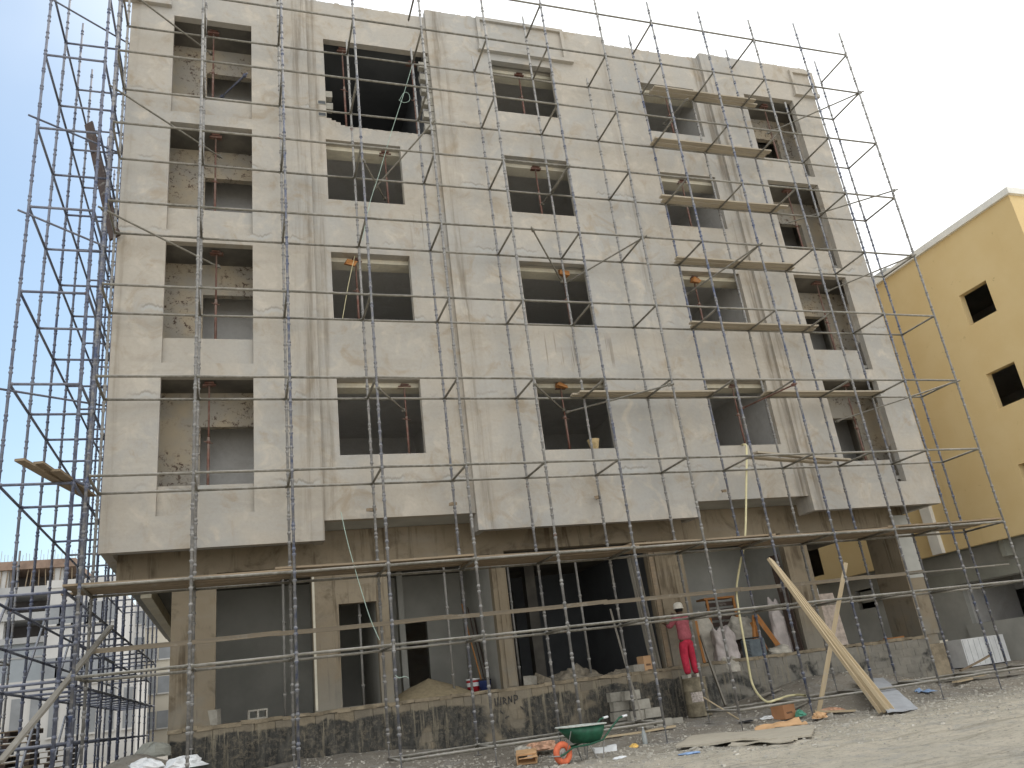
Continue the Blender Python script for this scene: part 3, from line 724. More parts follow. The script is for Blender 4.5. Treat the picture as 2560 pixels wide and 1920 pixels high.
for i in range(3):
    board('corner_board', (-4.66+.22*i, -.9+.35*i, 6.40+.045*(i % 2)), (-4.0+.05*i, 1.75, 6.40), .17, .045, 'weathered_board', 'weathered plank jutting out at the left corner of the scaffold, %s from the left' % ORD[i], 'planks jutting out at the left corner')
p = onX(q(1, 550, 800), -4.5)
board('dark_board', onY(q(1, 575, 800), 5.0), onY(q(1, 745, 1540), 1.5), .26, .05, 'dark_timber', 'long dark board leaning inside the left side scaffold high up', roll=.9)
board('leaning_timber', onY((0, 1905), -1.2), onY((278, 1565), 1.9), .11, .05, 'grey_board', 'long grey brown timber leaning up across the left side scaffold')

# pipes tying the scaffold to the props inside the openings
def tie(a, b, ya, yb, lab, ext=.25, mat=LEDG):
    A_, B_ = onY(a, ya), onY(b, yb); d = (B_-A_).normalized(); A_ = A_-d*.12
    L = (B_-A_).length+ext*.3
    m = MB().tube((0,0,0), (L,0,0), .0235, 10); m.rbox(.12, 0, .0, .08, .07, .07, .006); m.rbox(L-.1, 0, 0, .08, .075, .075, .008)
    solo('tie_pipe', m, mat, lab, 'pipe', A_, basis(d), 'pipes tying the scaffold into the openings')
tie(q(7,150,835), q(7,335,1000), 0, 2.0, 'short tie pipe running left from scaffold into the lowest middle bay window')
tie(q(7,1020,835), q(7,360,1012), 0, 2.0, 'long tie pipe running right to left into the lowest middle bay window')
tie(q(6,795,860), q(6,960,1000), 0, 2.0, 'tie pipe slanting down into the lowest window of the second bay')
tie(q(1,740,570), q(1,1425,1015), .2, 2.1, 'tie pipe slanting across the left pier into the second highest left balcony')
tie(q(1,905,-5), q(1,1370,350), 0, 2.1, 'tie pipe slanting across the left pier into the topmost left balcony')
tie(q(1,670,1355), q(5,1415,70), .2, 2.1, 'tie pipe slanting across the left pier into the third highest left balcony')
tie(q(2,1140,800), q(2,770,1220), 0, 2.0, 'tie pipe slanting down left into the second highest window of the second bay')
tie(q(2,700,1050), q(2,835,1290), 0, 2.0, 'short dark tie pipe slanting down right into the second highest window of the second bay')
tie(q(3,135,1490), q(7,325,170), 0, 2.0, 'tie pipe slanting down right into the third highest window of the middle bay')
tie(q(3,850,1540), q(7,360,168), 0, 2.0, 'tie pipe slanting down left into the third highest window of the middle bay')
tie(q(3,1600,1590), q(7,1130,250), 0, 2.0, 'tie pipe slanting down left into the third highest window of the fourth bay')
tie(q(8,1215,815), q(8,450,1070), 0, 2.0, 'tie pipe from the right corner into the lowest right balcony')
tie(q(8,935,0), q(8,385,228), 0, 2.0, 'tie pipe from the right corner into the third highest right balcony')
tie(q(4,815,1235), q(4,110,1450), 0, 2.0, 'tie pipe from the right corner into the second highest right balcony')
tie(q(4,598,600), q(4,0,862), 0, 2.0, 'tie pipe from the right corner into the topmost right balcony')
tie(q(8,165,835), q(7,1490,988), 0, 2.0, 'rusty tie pipe slanting left into the lowest window of the fourth bay', mat='rusty_prop_steel')
tie(q(3,1130,650), q(3,985,805), .3, 2.0, 'short dark tie pipe inside the topmost window of the fourth bay')
tie(q(3,365,1085), q(3,195,1325), 0, 2.0, 'tie pipe slanting into the second highest window of the middle bay')
tie(q(1,1585,490), q(1,1435,630), 1.5, 2.4, 'short blue pipe resting inside the topmost left balcony', mat='blue_scaffold_steel')
for a, b, l in ((q(1,345,0), q(1,850,292), 'topmost'), (q(1,185,745), q(1,770,990), 'second highest'), (q(1,115,1360), q(1,700,1605), 'third highest'), (q(5,-40,855), q(5,690,972), 'lowest')):
    A_ = onY(a, .35); B_ = onX(b, -3.85)
    if (B_-A_).length > 9: B_ = onY(b, 2.0)
    solo('tie_pipe', MB().tube((0,0,0), ((B_-A_).length,0,0), .0235, 10), 'blue_scaffold_steel', 'blue grey pipe slanting across the left side scaffold, %s of four' % l, 'pipe', A_, basis(B_-A_), 'pipes slanting across the left side scaffold')

# ------------------------------------------------------------------ steel props in the openings
FLN = ['lowest', 'third highest', 'second highest', 'topmost']
def prop(x, z0, z1, lab, y=2.02, plate='square'):
    t = thing('steel_prop', lab, 'steel prop', (x, y, z0), group='rusty steel props standing in the openings')
    h = z1-z0
    part('outer_tube', MB().tube((0,0,0), (0,0,h*.55), .03, 10).lathe([(.04,0),(.04,.07)], (0,0,h*.5), 10), 'rusty_prop_steel', t, True)
    part('inner_tube', MB().tube((0,0,h*.5), (0,0,h-.02), .022, 10), 'rusty_prop_steel', t, True)
    part('collar_handle', MB().tube((-.1,0,h*.52), (.1,0,h*.5), .011, 6), 'rusty_prop_steel', t)
    part('head_plate', MB().rbox(0, 0, h-.02, .2, .2, .03, .012).rbox(.0, 0, h-.06, .3, .12, .05, .015), 'rusty_prop_steel', t)
    part('foot_plate', MB().box(-.06, .06, -.06, .06, 0, .01), 'rusty_prop_steel', t)
S1 = 6.53; BN = {'A': 'left end balcony', 'B': 'window of the second bay', 'C': 'window of the middle bay', 'D': 'window of the fourth bay', 'E': 'right end balcony'}
for k, x in enumerate((-1.65, -1.53, -1.58, -1.67)): prop(x, 6.1+FL*k, 9.03+FL*k, 'rusty steel prop in the %s %s' % (FLN[k], BN['A']))
for k, x in enumerate((2.88, 1.86, 2.84)): prop(x, 7.13+FL*k, 9.0+FL*k, 'rusty steel prop in the %s %s' % (FLN[k], BN['B']))
prop(1.82, 16.45, 19.45, 'rusty steel prop left in the large broken top opening'); prop(3.84, 16.45, 19.3, 'rusty steel prop right in the large broken top opening')
for k, x in enumerate((7.07, 7.66, 7.31, 7.24)): prop(x, 7.1+FL*k, 8.98+FL*k, 'rusty steel prop in the %s %s' % (FLN[k], BN['C']))
for k, x in enumerate((12.37, 11.9, 12.25, 12.39)): prop(x, 7.12+FL*k, 9.0+FL*k, 'rusty steel prop in the %s %s' % (FLN[k], BN['D']))
for k, x in enumerate((16.36, 16.38, 16.25, 16.28)): prop(x, 6.15+FL*k, 9.05+FL*k, 'rusty steel prop in the %s %s' % (FLN[k], BN['E']))
# timber pads jammed on the heads of three props
for x, z, l in ((1.72, 12.30, 'second bay, third highest window'), (7.62, 12.32, 'middle bay, third highest window'), (11.85, 12.3, 'fourth bay, third highest window'), (7.05, 8.92, 'middle bay, lowest window')):
    solo('packing_block', MB().rbox(0, 0, 0, .26, .16, .12, .03), 'orange_timber', 'splintered timber pad wedged over a prop in the %s' % l, 'timber pad', (x, 1.88, z), (.2, .3, .1), 'timber pads wedged over props')
# short wooden tie stubs between rear standards and wall under the first windows
for a, l in ((q(6,745,1650), 'below the lowest window of the second bay'), (q(6,1270,1615), 'left of the joint beside the middle bay'), (q(7,540,1570), 'below the lowest window of the middle bay'), (q(7,1360,1530), 'below the lowest window of the fourth bay')):
    p = onY(a, 1.5)
    solo('wooden_stub', MB().rbox(0, 0, 0, .09, .42, .07, .012), 'weathered_board', 'short wooden stub wedged between scaffold and wall, %s' % l, 'wooden stub', (p.x, 1.40, p.z), (.2, 0, -.5), 'wooden stubs wedged against the wall')

# bucket on the sill of the lowest middle window
bk = thing('bucket', 'tan mortar bucket on the sill of the lowest middle bay window', 'bucket', (7.62, 1.72, 7.09))
part('pail', MB().lathe([(.10, 0), (.155, .26), (.165, .27), (.15, .265), (.095, .02)], n=18), 'bucket_tan', bk, True)

# hose hanging from the lowest window of the fourth bay
hp = [onY(q(7,1490,1225), 1.75), onY(q(7,1505,1222), 1.45), onY(q(7,1520,1250), 1.4), onY(q(7,1518,1500), 1.4), onY(q(11,1510,170), 1.4), onY(q(11,1480,330), 1.42), onY(q(11,1455,510), 1.45), onY(q(11,1480,700), 1.3), onY(q(11,1520,920), 1.3), onY(q(11,1560,1120), 1.4)]
for a in (q(11,1640,1225), q(12,60,1215), q(12,120,1195), q(12,190,1185), q(12,240,1190)): hp.append(onZ(a, T(11.6, 1.9)+.04))
def smooth_path(P, n=5):
    o = []
    for i in range(len(P)-1):
        p0, p1, p2, p3 = P[max(i-1,0)], P[i], P[i+1], P[min(i+2, len(P)-1)]
        for j in range(n):
            t = j/n; o.append(.5*((2*p1)+(p2-p0)*t+(2*p0-5*p1+4*p2-p3)*t*t+(3*p1-p0-3*p2+p3)*t**3))
    return o+[P[-1]]
solo('hose', MB().path(smooth_path(hp), .027, 8), 'hose_yellow', 'pale yellow hose hanging from the fourth bay window down to the ground', 'hose', smooth=True)
def rope(P, label, r=.008, mat='rope_green'): solo('rope', MB().path(smooth_path([Vector(p) for p in P]), r, 6), mat, label, 'rope', smooth=True)
rope([onY(q(2,1010,430), 1.2), onY(q(2,960,600), 1.1), onY(q(2,870,880), 1.0), onY(q(2,800,1120), .9), onY(q(2,735,1325), .6), onY(q(2,690,1560), .1)], 'thin green rope hanging slanted across the broken top opening')
rope([onY(q(10,550,0), .2), onY(q(10,600,220), .1), onY(q(10,680,500), .0), onY(q(10,740,690), .0), onY(q(10,800,830), 0.02)], 'thin green rope dangling in front of the small ground floor doorway')
rope([onY(q(6,640,0), 1.5), onY(q(6,600,180), 1.5), onY(q(6,560,410), 1.5)], 'thin pale cord hanging in the third highest window of the second bay', .007, 'hose_yellow')
rope([onY(q(10,905,1060), -.05), onY(q(10,930,1075), -.1), onY(q(10,965,1065), -.12), onY(q(10,990,1078), -.1)], 'short loose end of green rope knotted on a scaffold post', .007)
rope([onY(q(2,930,650), 1.2), onY(q(2,960,600), 1.2), onY(q(2,990,610), 1.2), onY(q(2,995,650), 1.2), onY(q(2,960,665), 1.2), onY(q(2,925,648), 1.2)], 'loop of thin green rope in the broken top opening', .007)

# acrow props and lean-to clutter on the ground floor
for k, (pt, ztop) in enumerate((((10,700,1240), 4.0), ((10,1285,1150), 4.75), ((11,55,1100), 4.75), ((11,515,1060), 4.8), ((10,190,1310), 4.7))):
    p = onY(q(*pt), 3.3); p.z = 1.68
    t = thing('slender_prop', 'slender pale prop standing inside the ground floor, %s' % ['in the small doorway', 'beside the sand pile', 'left in the wide dark opening', 'right in the wide dark opening', 'in the leftmost opening'][k], 'steel prop', p, group='slender props inside the ground floor')
    part('tube', MB().tube((0,0,0), (0,0,ztop-1.68), .03, 10), 'grey_steel', t, True)
    for zc in (.45, 1.2, 2.0):
        if zc < ztop-1.8: part('cup_ring', MB().lathe([(.03,-.04),(.05,0),(.05,.02),(.03,.03)], (0,0,zc), 10, False), 'grey_steel', t, True)
def heap(name, c, rx, ry, h, mat, lab, cat, seed=0, rough=.15, k=True):
    m = MB(); n_ = 22; v = []
    for j in range(n_+1):
        for i in range(n_+1):
            x, y = -1+2*i/n_, -1+2*j/n_; r_ = math.hypot(x, y); z = max(0, 1-r_)**.8 if r_ < 1 else 0
            z *= 1+rough*noise.noise((x*3+seed, y*3, 1)); z += rough*.15*noise.noise((x*9+seed, y*9, 4))*(1 if r_ < 1 else 0)
            m.v.append((x*rx, y*ry, z*h-.02))
    for j in range(n_):
        for i in range(n_): a = j*(n_+1)+i; m.f.append((a, a+1, a+n_+2, a+n_+1)); m.m.append(0)
    o = solo(name, m, mat, lab, cat, c, smooth=True); kind(o, 'stuff'); return o
heap('sand_pile', (3.3, 3.75, 1.66), 1.15, .85, .5, 'sand', 'smooth brown sand pile on the ground floor ledge', 'sand', 1, .06)
heap('rubble_pile', (6.95, 3.7, 1.66), .95, .7, .33, 'rubble', 'heap of broken rubble in the wide dark opening', 'rubble', 5, .9)
heap('rubble_pile', (8.15, 3.4, 1.66), .7, .4, .16, 'rubble', 'low spread of rubble right of the rubble heap', 'rubble', 8, .9)
def hollow_block(loc, rot, lab, mat='cement_block', hollow=True):
    m = MB()
    if hollow: m.wall(-.2, .2, -.1, .1, -.1, .1, [(-.165, -.02, -.065, .065), (.02, .165, -.065, .065)])
    else: m.rbox(0, 0, 0, .4, .2, .2, .006)
    solo('cement_block', m, mat, lab, 'cement block', loc, rot, 'loose cement blocks')
hollow_block((-.62, 3.0, 1.80), (0,0,.1), 'hollow two-cell cement block lying on the ledge of the leftmost opening')
hollow_block((-1.48, 3.02, 1.80), (0,PI/2-.1,1.2), 'upright pale cement block at the left end of the ledge', hollow=False)
hollow_block((5.62, 3.1, 1.8), (0,.05,.9), 'squarish pale block beside the left prop of the wide dark opening', hollow=False)
hollow_block((6.0, 3.3, 1.78), (.4,.3,.5), 'broken brown block right of the pale block on the ledge', 'rubble', False)
hollow_block((8.45, 3.05, 1.76), (0,0,.3), 'small flat grey block beside the cardboard carton on the ledge', hollow=False)
# block stairs: the stack beside the entrance
names = ['bottom course, left', 'bottom course, right', 'second course, left', 'second course, right', 'third course', 'topmost', 'bottom course, far right']
for k, (x, z, y) in enumerate(((7.75, .52, 1.75), (8.2, .5, 1.7), (7.68, .74, 1.9), (8.05, .75, 1.85), (7.85, .96, 1.95), (7.66, 1.18, 2.0), (8.62, .46, 1.95))):
    hollow_block((x, y, z+.02), (0, 0, -.08+.06*(k % 3)), 'pale cement block of the stepped stack by the barrel, %s' % names[k], hollow=False)
for k, (x, z) in enumerate(((7.45, .55), (7.42, .77), (7.45, .99), (7.4, 1.2))):
    hollow_block((x+.02, 2.3, z), (0, 0, .03), 'cement block behind the stepped stack, %s from the ground' % ORD[k], hollow=False)
# carton, paint pail and tools inside
def carton(loc, rot, sx, sy, sz, lab, name='carton', mats=('cardboard', 'cardboard_light')):
    t = thing(name, lab, 'carton', loc, rot)
    part('box_body', MB().box(-sx/2, sx/2, -sy/2, sy/2, 0, sz), mats[0], t)
    part('side_panel', MB().box(sx/2, sx/2+.004, -sy/2, sy/2, 0, sz), mats[1], t)
    part('printed_mark', MB().box(sx/2+.004, sx/2+.006, -sy*.12, sy*.18, sz*.55, sz*.85), 'dark_rubber', t)
    pr = MB()
    for i in range(6): pr.box(-sx*.28+i*sx*.085, -sx*.28+i*sx*.085+sx*.05, -sy/2-.003, -sy/2, sz*.35, sz*.48)
    part('printed_line', pr, 'dark_timber', t)
    part('flap', MB().rbox(0, -.02, sz+.004, sx*.98, sy*.9, .006, .003), mats[1], t); return t
carton((8.75, 3.15, 1.68), (0,0,.25), .3, .25, .36, 'pale brown carton on the ledge left of the worker', mats=('pink_render', 'cardboard_light'))
carton((10.72, .62, .30), (0,0,.35), .44, .33, .30, 'brown cardboard box on the earth under the scaffold, printed on its sides')
pb = thing('paint_bucket', 'red white and blue paint bucket behind the sand pile', 'bucket', (4.42, 3.9, 1.66))
part('pail', MB().lathe([(.14, 0), (.16, .3), (.165, .31)], n=18), 'paint_red', pb, True); part('lid', MB().lathe([(.165, .31), (.17, .35), (.05, .36)], n=18), 'white_plastic', pb, True)
part('label_band', MB().lathe([(.156, .17), (.162, .26)], n=18, caps=False), 'white_plastic', pb)
pb2 = thing('paint_bucket', 'dark blue paint bucket right behind the red one', 'bucket', (4.68, 3.75, 1.66))
part('pail', MB().lathe([(.13, 0), (.15, .26), (.155, .27)], n=18), 'paint_blue', pb2, True); part('lid', MB().lathe([(.155, .27), (.16, .3), (.05, .31)], n=18), 'dark_rubber', pb2, True)
for k, (dx, tp) in enumerate(((0, 3.9), (.16, 3.8), (.3, 3.55))):
    board('leaning_board', (4.72+dx*.5, 4.0, 1.68), (4.62+dx, 5.0, tp), .12, .03, 'dark_timber' if k else 'orange_timber', 'narrow board leaning inside right of the sand pile, %s' % ORD[k], 'boards leaning inside right of the sand pile', roll=1.2)
board('leaning_board', onY(q(11,865,1410), 1.1), onY(q(11,640,640), 2.7), .16, .045, 'grey_board', 'long grey plank leaning on the plinth left of the block stack', roll=1.3)
board('leaning_board', onY(q(11,1385,1255), 2.2), onY(q(11,1220,800), 2.8), .13, .04, 'grey_board', 'grey plank leaning against the ledge right of the barrel', roll=1.3)
for k, dx in enumerate((0, .2, .38)):
    board('standing_board', (8.9+dx*.5, 3.06, 1.68), (8.8+dx*.5, 3.2, 4.6), .1, .03, 'grey_board', 'narrow grey board standing upright left of the worker, %s from the left' % ORD[k], 'narrow boards standing left of the worker', roll=1.4)
board('standing_board', (10.33, 3.0, 1.7), (10.33, 3.05, 2.75), .12, .07, 'orange_timber', 'short orange timber propped at the opening right of the worker', roll=1.5)

# sheeted goods, crates and boards in the fourth opening
def drape(name, c, sx, sy, h, mat, lab, seed, tilt=0):
    m = MB(); nu, nv = 34, 24
    for j in range(nv+1):
        for i in range(nu+1):
            a = 2*PI*i/nu; t = j/nv; rr = 1+.38*noise.noise((math.cos(a)*1.4+seed, math.sin(a)*1.4, t*2.2))+.22*(abs(noise.noise((math.cos(a)*4+seed, math.sin(a)*4, t*1.5)))-.2)
            sq = (abs(math.cos(a))**3+abs(math.sin(a))**3)**(-1/3)
            if t < .4: rad = (t/.4)**.9*.88; zz = h*(1-.16*(t/.4)**2)+.38*h*noise.noise((math.cos(a)*rad*1.6+seed, math.sin(a)*rad*1.6, seed))
            else: u = (t-.4)/.6; rad = .88+.16*u+.14*noise.noise((math.cos(a)*3, u*5, seed)); zz = (h*.84+.38*h*noise.noise((math.cos(a)*1.4+seed, math.sin(a)*1.4, seed)))*(1-u)
            rad *= sq
            m.v.append((math.cos(a)*rad*rr*sx+tilt*zz, math.sin(a)*rad*rr*sy, max(0.0, zz)))
    for j in range(nv):
        for i in range(nu): m.f.append((j*(nu+1)+i, j*(nu+1)+i+1, (j+1)*(nu+1)+i+1, (j+1)*(nu+1)+i)); m.m.append(0)
    return solo(name, m, mat, lab, 'sheet', c, smooth=True)
drape('draped_sheet', (10.75, 3.7, 1.66), .5, .3, 1.25, 'dusty_sheet', 'dusty grey sheet draped over stacked goods right of the worker', 3)
drape('draped_sheet', (11.15, 3.2, 1.66), .33, .25, .85, 'pink_sack', 'pale pinkish sack standing in front of the draped sheet', 11)
drape('draped_sheet', (12.35, 4.2, 2.2), .42, .25, .55, 'dusty_sheet', 'crumpled dusty sheet hanging over planks in the middle of the fourth opening', 17)
drape('draped_sheet', (13.1, 3.4, 1.66), .26, .12, 1.25, 'pink_sack', 'tall pinkish sheet wrapped round boards at the right of the fourth opening', 23)
drape('draped_sheet', (12.7, 3.1, 1.66), .33, .22, .22, 'dusty_sheet', 'small crumpled grey sheet on the ledge of the fourth opening', 29)
drape('draped_sheet', (11.05, 2.95, 1.40), .2, .14, .36, 'dusty_sheet', 'torn plastic corner hanging over the ledge right of the barrel', 31)
cr = thing('wooden_crate', 'open dark slatted crate with an orange frame high behind the draped sheets', 'crate', (11.9, 4.4, 2.6))
for z in (0, .18, .36, .54): part('slat', MB().box(-.45, .45, -.2, -.17, z, z+.12), 'dark_timber', cr)
for x in (-.45, .42): part('post', MB().box(x, x+.07, -.24, -.2, -.05, .75), 'orange_timber', cr)
part('top_rail', MB().box(-.5, .5, -.24, .2, .75, .8), 'orange_timber', cr); part('base', MB().box(-.45, .45, -.2, .3, -.92, -.06), 'dark_timber', cr)
rd = thing('finned_heater', 'grey finned metal unit lying on the ledge of the fourth opening', 'radiator', (11.98, 3.12, 1.70), (0, 0, .05))
part('casing', MB().box(-.3, .3, -.11, .11, 0, .44), 'radiator_grey', rd)
for i in range(11): part('fin', MB().box(-.3, -.2, -.125, -.11, .03+i*.036, .045+i*.036), 'dark_rubber', rd)
part('top_bar', MB().box(-.3, .22, -.12, .12, .46, .49), 'dark_rubber', rd)
for k, (a, b) in enumerate((((12.15, 3.3, 1.95), (12.45, 3.5, 2.75)), ((12.5, 3.3, 1.7), (12.35, 3.5, 2.6)), ((12.95, 3.25, 1.72), (12.45, 3.4, 2.75)))):
    board('chair_timber', a, b, .13, .04, 'orange_timber', 'orange timber piece jumbled above the finned unit, %s' % ['left', 'middle', 'right'][k], 'orange timbers jumbled above the finned unit', roll=1.4)
board('standing_board', (13.35, 3.1, 1.68), (13.3, 3.2, 4.3), .3, .03, 'dark_timber', 'wide dark board standing at the right edge of the fourth opening', roll=1.45)
# plastered board left in the carport and low wall behind it
pn = thing('spattered_panel', 'pinkish plaster-spattered board leaning at the left of the rightmost opening', 'panel', (14.75, 3.3, 1.7), (-.08, 0, .0))
part('board_face', MB().box(-.42, .42, 0, .03, 0, 1.45), 'plaster_spill', pn); part('upper_scrap', MB().rbox(-.25, -.02, 1.5, .3, .02, .25, .02), 'white_plastic', pn)
bp_('opening_side_wall', MB().box(17.5, 17.62, W+.222, 4.15, 1.66, 4.94), 'ground_floor_plaster')
board('ledge_timber', (16.3, 3.15, 1.73), (17.0, 3.2, 1.73), .1, .06, 'orange_timber', 'short orange timber lying on the ledge beside the corner column')

# ------------------------------------------------------------------ worker on the barrel
br = thing('oil_barrel', 'dusty brown oil barrel the worker stands on', 'barrel', (9.5, 2.22, .52))
part('drum', MB().lathe([(.285,0),(.295,.01),(.285,.03),(.285,.28),(.297,.295),(.285,.31),(.285,.57),(.297,.585),(.285,.6),(.285,.855),(.295,.865),(.295,.88),(.27,.875)], n=28), 'barrel_paint', br, True)
part('bung_cap', MB().lathe([(.03,.876),(.03,.89)], (.12,.1,0), 10), 'dark_rubber', br)
lb = MB()
for i in range(8):
    a0 = math.radians(215+i*7); a1 = math.radians(222+i*7); r_ = .2885
    lb.quad((r_*math.cos(a0), r_*math.sin(a0), .33), (r_*math.cos(a1), r_*math.sin(a1), .33), (r_*math.cos(a1), r_*math.sin(a1), .55), (r_*math.cos(a0), r_*math.sin(a0), .55))
part('pasted_label', lb, 'barrel_label', br)
PX, PY, PZ = 9.47, 2.2, 1.405
wk = thing('person', 'worker in pink shirt, red trousers and white helmet, back turned, standing on a barrel', 'person', (PX, PY, PZ), (0, 0, .05))
def skin(name, verts, edges, radii, mat, parent, sub=2, root=0):
    me = bpy.data.meshes.new(name); me.from_pydata(verts, edges, []); me.materials.append(MATS[mat])
    o = place(name, me, parent); md = o.modifiers.new('skin', 'SKIN'); 
    me.skin_vertices.new() if not me.skin_vertices else None
    for i, r_ in enumerate(radii): me.skin_vertices[0].data[i].radius = (r_ if isinstance(r_, tuple) else (r_, r_)); me.skin_vertices[0].data[i].use_root = (i == root)
    md.use_smooth_shade = True; s2 = o.modifiers.new('sub', 'SUBSURF'); s2.levels = sub; s2.render_levels = sub; return o
Vb = [(0,0,.93), (0,.01,1.12), (0,.02,1.30), (0,.03,1.43), (0,.04,1.50), (0,.06,1.60), (0,.06,1.70),
      (-.17,.03,1.40), (-.27,.17,1.22), (-.22,.40,1.30), (-.21,.47,1.33),
      (.17,.03,1.41), (.22,.22,1.36), (.14,.42,1.50), (.12,.48,1.54),
      (-.09,0,.87), (-.11,.01,.48), (-.10,-.01,.09), (-.11,.13,.035), (.09,0,.87), (.13,.03,.50), (.15,.02,.09), (.16,.15,.035)]
Eb = [(0,1),(1,2),(2,3),(3,4),(4,5),(5,6),(3,7),(7,8),(8,9),(9,10),(3,11),(11,12),(12,13),(13,14),(0,15),(15,16),(16,17),(17,18),(0,19),(19,20),(20,21),(21,22)]
Rb = [(.14,.10),(.125,.09),(.145,.10),(.10,.08),.055,(.085,.10),(.07,.08), .06,.042,.034,.034, .06,.042,.034,.034, .085,.055,.04,.04,.085,.055,.04,.04]
# fingers at both hands
for hx, hy, hz in ((-.21,.47,1.33), (.12,.48,1.54)):
    base = 10 if hx < 0 else 14
    for k in range(5):
        i0 = len(Vb)
        if k < 4: L_ = (.07, .08, .075, .06)[k]; Vb += [(hx-.03+.02*k, hy+.05, hz+.01), (hx-.03+.02*k, hy+.05+L_*.5, hz+.03), (hx-.028+.02*k, hy+.05+L_, hz+.01)]
        else: Vb += [(hx+(.04 if hx < 0 else -.04), hy+.0, hz+.02), (hx+(.06 if hx < 0 else -.06), hy+.03, hz+.04), (hx+(.06 if hx < 0 else -.06), hy+.055, hz+.05)]
        Eb += [(base, i0), (i0, i0+1), (i0+1, i0+2)]; Rb += [.010, .009, .008]
skin('body', Vb, Eb, Rb, 'skin', wk)
skin('shirt', [(0,0,.84), (0,.0,1.0), (0,.01,1.15), (0,.02,1.30), (0,.035,1.43), (-.175,.03,1.41), (-.27,.16,1.23), (-.24,.33,1.27), (.175,.03,1.42), (.225,.21,1.37), (.17,.36,1.46)],
     [(0,1),(1,2),(2,3),(3,4),(4,5),(5,6),(6,7),(4,8),(8,9),(9,10)], [(.205,.155),(.195,.15),(.18,.14),(.20,.14),(.11,.09), .088,.066,.055,.088,.066,.055], 'pink_shirt', wk)
skin('trousers', [(0,0,.97), (0,0,.90), (-.095,0,.82), (-.11,.01,.48), (-.105,-.005,.07), (.095,0,.82), (.135,.03,.50), (.15,.02,.07)],
     [(0,1),(1,2),(2,3),(3,4),(1,5),(5,6),(6,7)], [(.165,.12),(.185,.145), .13,.105,.088,.13,.105,.088], 'red_trousers', wk)
part('hair', MB().lathe([(.085,0),(.1,.05),(.1,.1),(.05,.16)], (0,.045,1.56), 14), 'black_hair', wk, True)
part('helmet', MB().lathe([(.135,0),(.128,.02),(.118,.03),(.12,.06),(.11,.11),(.075,.15),(.0,.165)], (0,.06,1.635), 20), 'white_helmet', wk, True)
part('nose', MB().rbox(0, .165, 1.63, .03, .04, .04, .004), 'skin', wk); part('ear', MB().rbox(-.09, .06, 1.62, .02, .04, .06, .004), 'skin', wk); part('ear', MB().rbox(.09, .06, 1.62, .02, .04, .06, .004), 'skin', wk)
for x in (-.035, .035): part('eye', MB().lathe([(.004,-.01),(.012,0),(.004,.01)], (x, .15, 1.66), 8), 'white_plastic', wk)
part('mouth', MB().box(-.025, .025, .15, .158, 1.575, 1.585), 'pink_sack', wk)
for x, y in ((-.11, .08), (.16, .1)): part('shoe', MB().rbox(x, y, .035, .1, .27, .07, .01), 'dusty_sheet', wk)

# ------------------------------------------------------------------ wheelbarrow
wb = thing('wheelbarrow', 'green wheelbarrow with a dusty rim and bright orange tyre, standing empty', 'wheelbarrow', (4.62, -1.15, .235), (0, 0, .30))
wh = part('wheel', MB().lathe([(.03,-.04),(.05,-.02),(.05,.02),(.03,.04)], n=14), 'grey_steel', wb, True, (0, 0, .206), (PI/2, 0, 0))
part('tyre', MB().torus((0,0,0), .148, .058, 30, 10, 'Z'), 'orange_tyre', wh, True)
part('rim', MB().lathe([(.10,-.02),(.112,-.025),(.112,.025),(.10,.02),(.10,-.02)], n=24, caps=False).lathe([(.1,-.004),(.1,.004)], n=24), 'barrow_rim_dust', wh, True)
tr = MB(); ns = 28
def ring(z, x0, x1, wy, e=.55):
    o = []
    for i in range(ns):
        a = 2*PI*i/ns; c_, s2 = math.cos(a), math.sin(a)
        sx = math.copysign(abs(c_)**e, c_); sy = math.copysign(abs(s2)**e, s2)
        o.append(((x0+x1)/2+(x1-x0)/2*sx, wy*sy*(1-.12*(1-sx)/2), z+.03*(1-sx)/2))
    return o
for z, a, b, wy in ((.60, .02, .98, .34), (.60, .05, .95, .325), (.44, .2, .9, .28), (.30, .34, .82, .2), (.285, .45, .75, .12)): tr.v += ring(z, a, b, wy)
tr.v += ring(.305, .36, .80, .18) + ring(.45, .215, .885, .265) + ring(.59, .07, .94, .31)
seq = [7, 1, 2, 3, 4]
for a, b in ((1, 2), (2, 3), (3, 4), (5, 6), (6, 7), (7, 1)):
    for i in range(ns): j = (i+1) % ns; tr.f.append((a*ns+i, a*ns+j, b*ns+j, b*ns+i)); tr.m.append(0)
tr.f.append(tuple(4*ns+i for i in range(ns))); tr.m.append(0); tr.f.append(tuple(5*ns+i for i in range(ns))); tr.m.append(0)
part('tray', tr, 'barrow_green', wb, True)
rm = ring(.605, .02, .98, .34); part('rolled_rim', MB().path([Vector(p) for p in rm+rm[:2]], .014, 8), 'barrow_rim_dust', wb, True)
for s_ in (-1, 1):
    part('handle', MB().path([Vector(p) for p in ((-.12, s_*.07, .17), (.0, s_*.07, .195), (.18, s_*.1, .28), (.5, s_*.2, .29), (.8, s_*.24, .33), (1.02, s_*.26, .5), (1.25, s_*.28, .66), (1.40, s_*.28, .68))], .017, 8), 'barrow_green', wb, True)
    part('grip', MB().tube((1.33, s_*.28, .672), (1.45, s_*.28, .682), .022, 10), 'white_plastic', wb, True)
    part('leg', MB().path([Vector(p) for p in ((.5, s_*.2, .28), (.62, s_*.24, .0), (.74, s_*.24, .0), (.82, s_*.24, .3))], .012, 8), 'grey_steel', wb, True)
part('front_guard', MB().path([Vector(p) for p in ((-.12, -.07, .17), (-.27, -.09, .185), (-.27, .09, .185), (-.12, .07, .17))], .012, 8), 'grey_steel', wb, True)
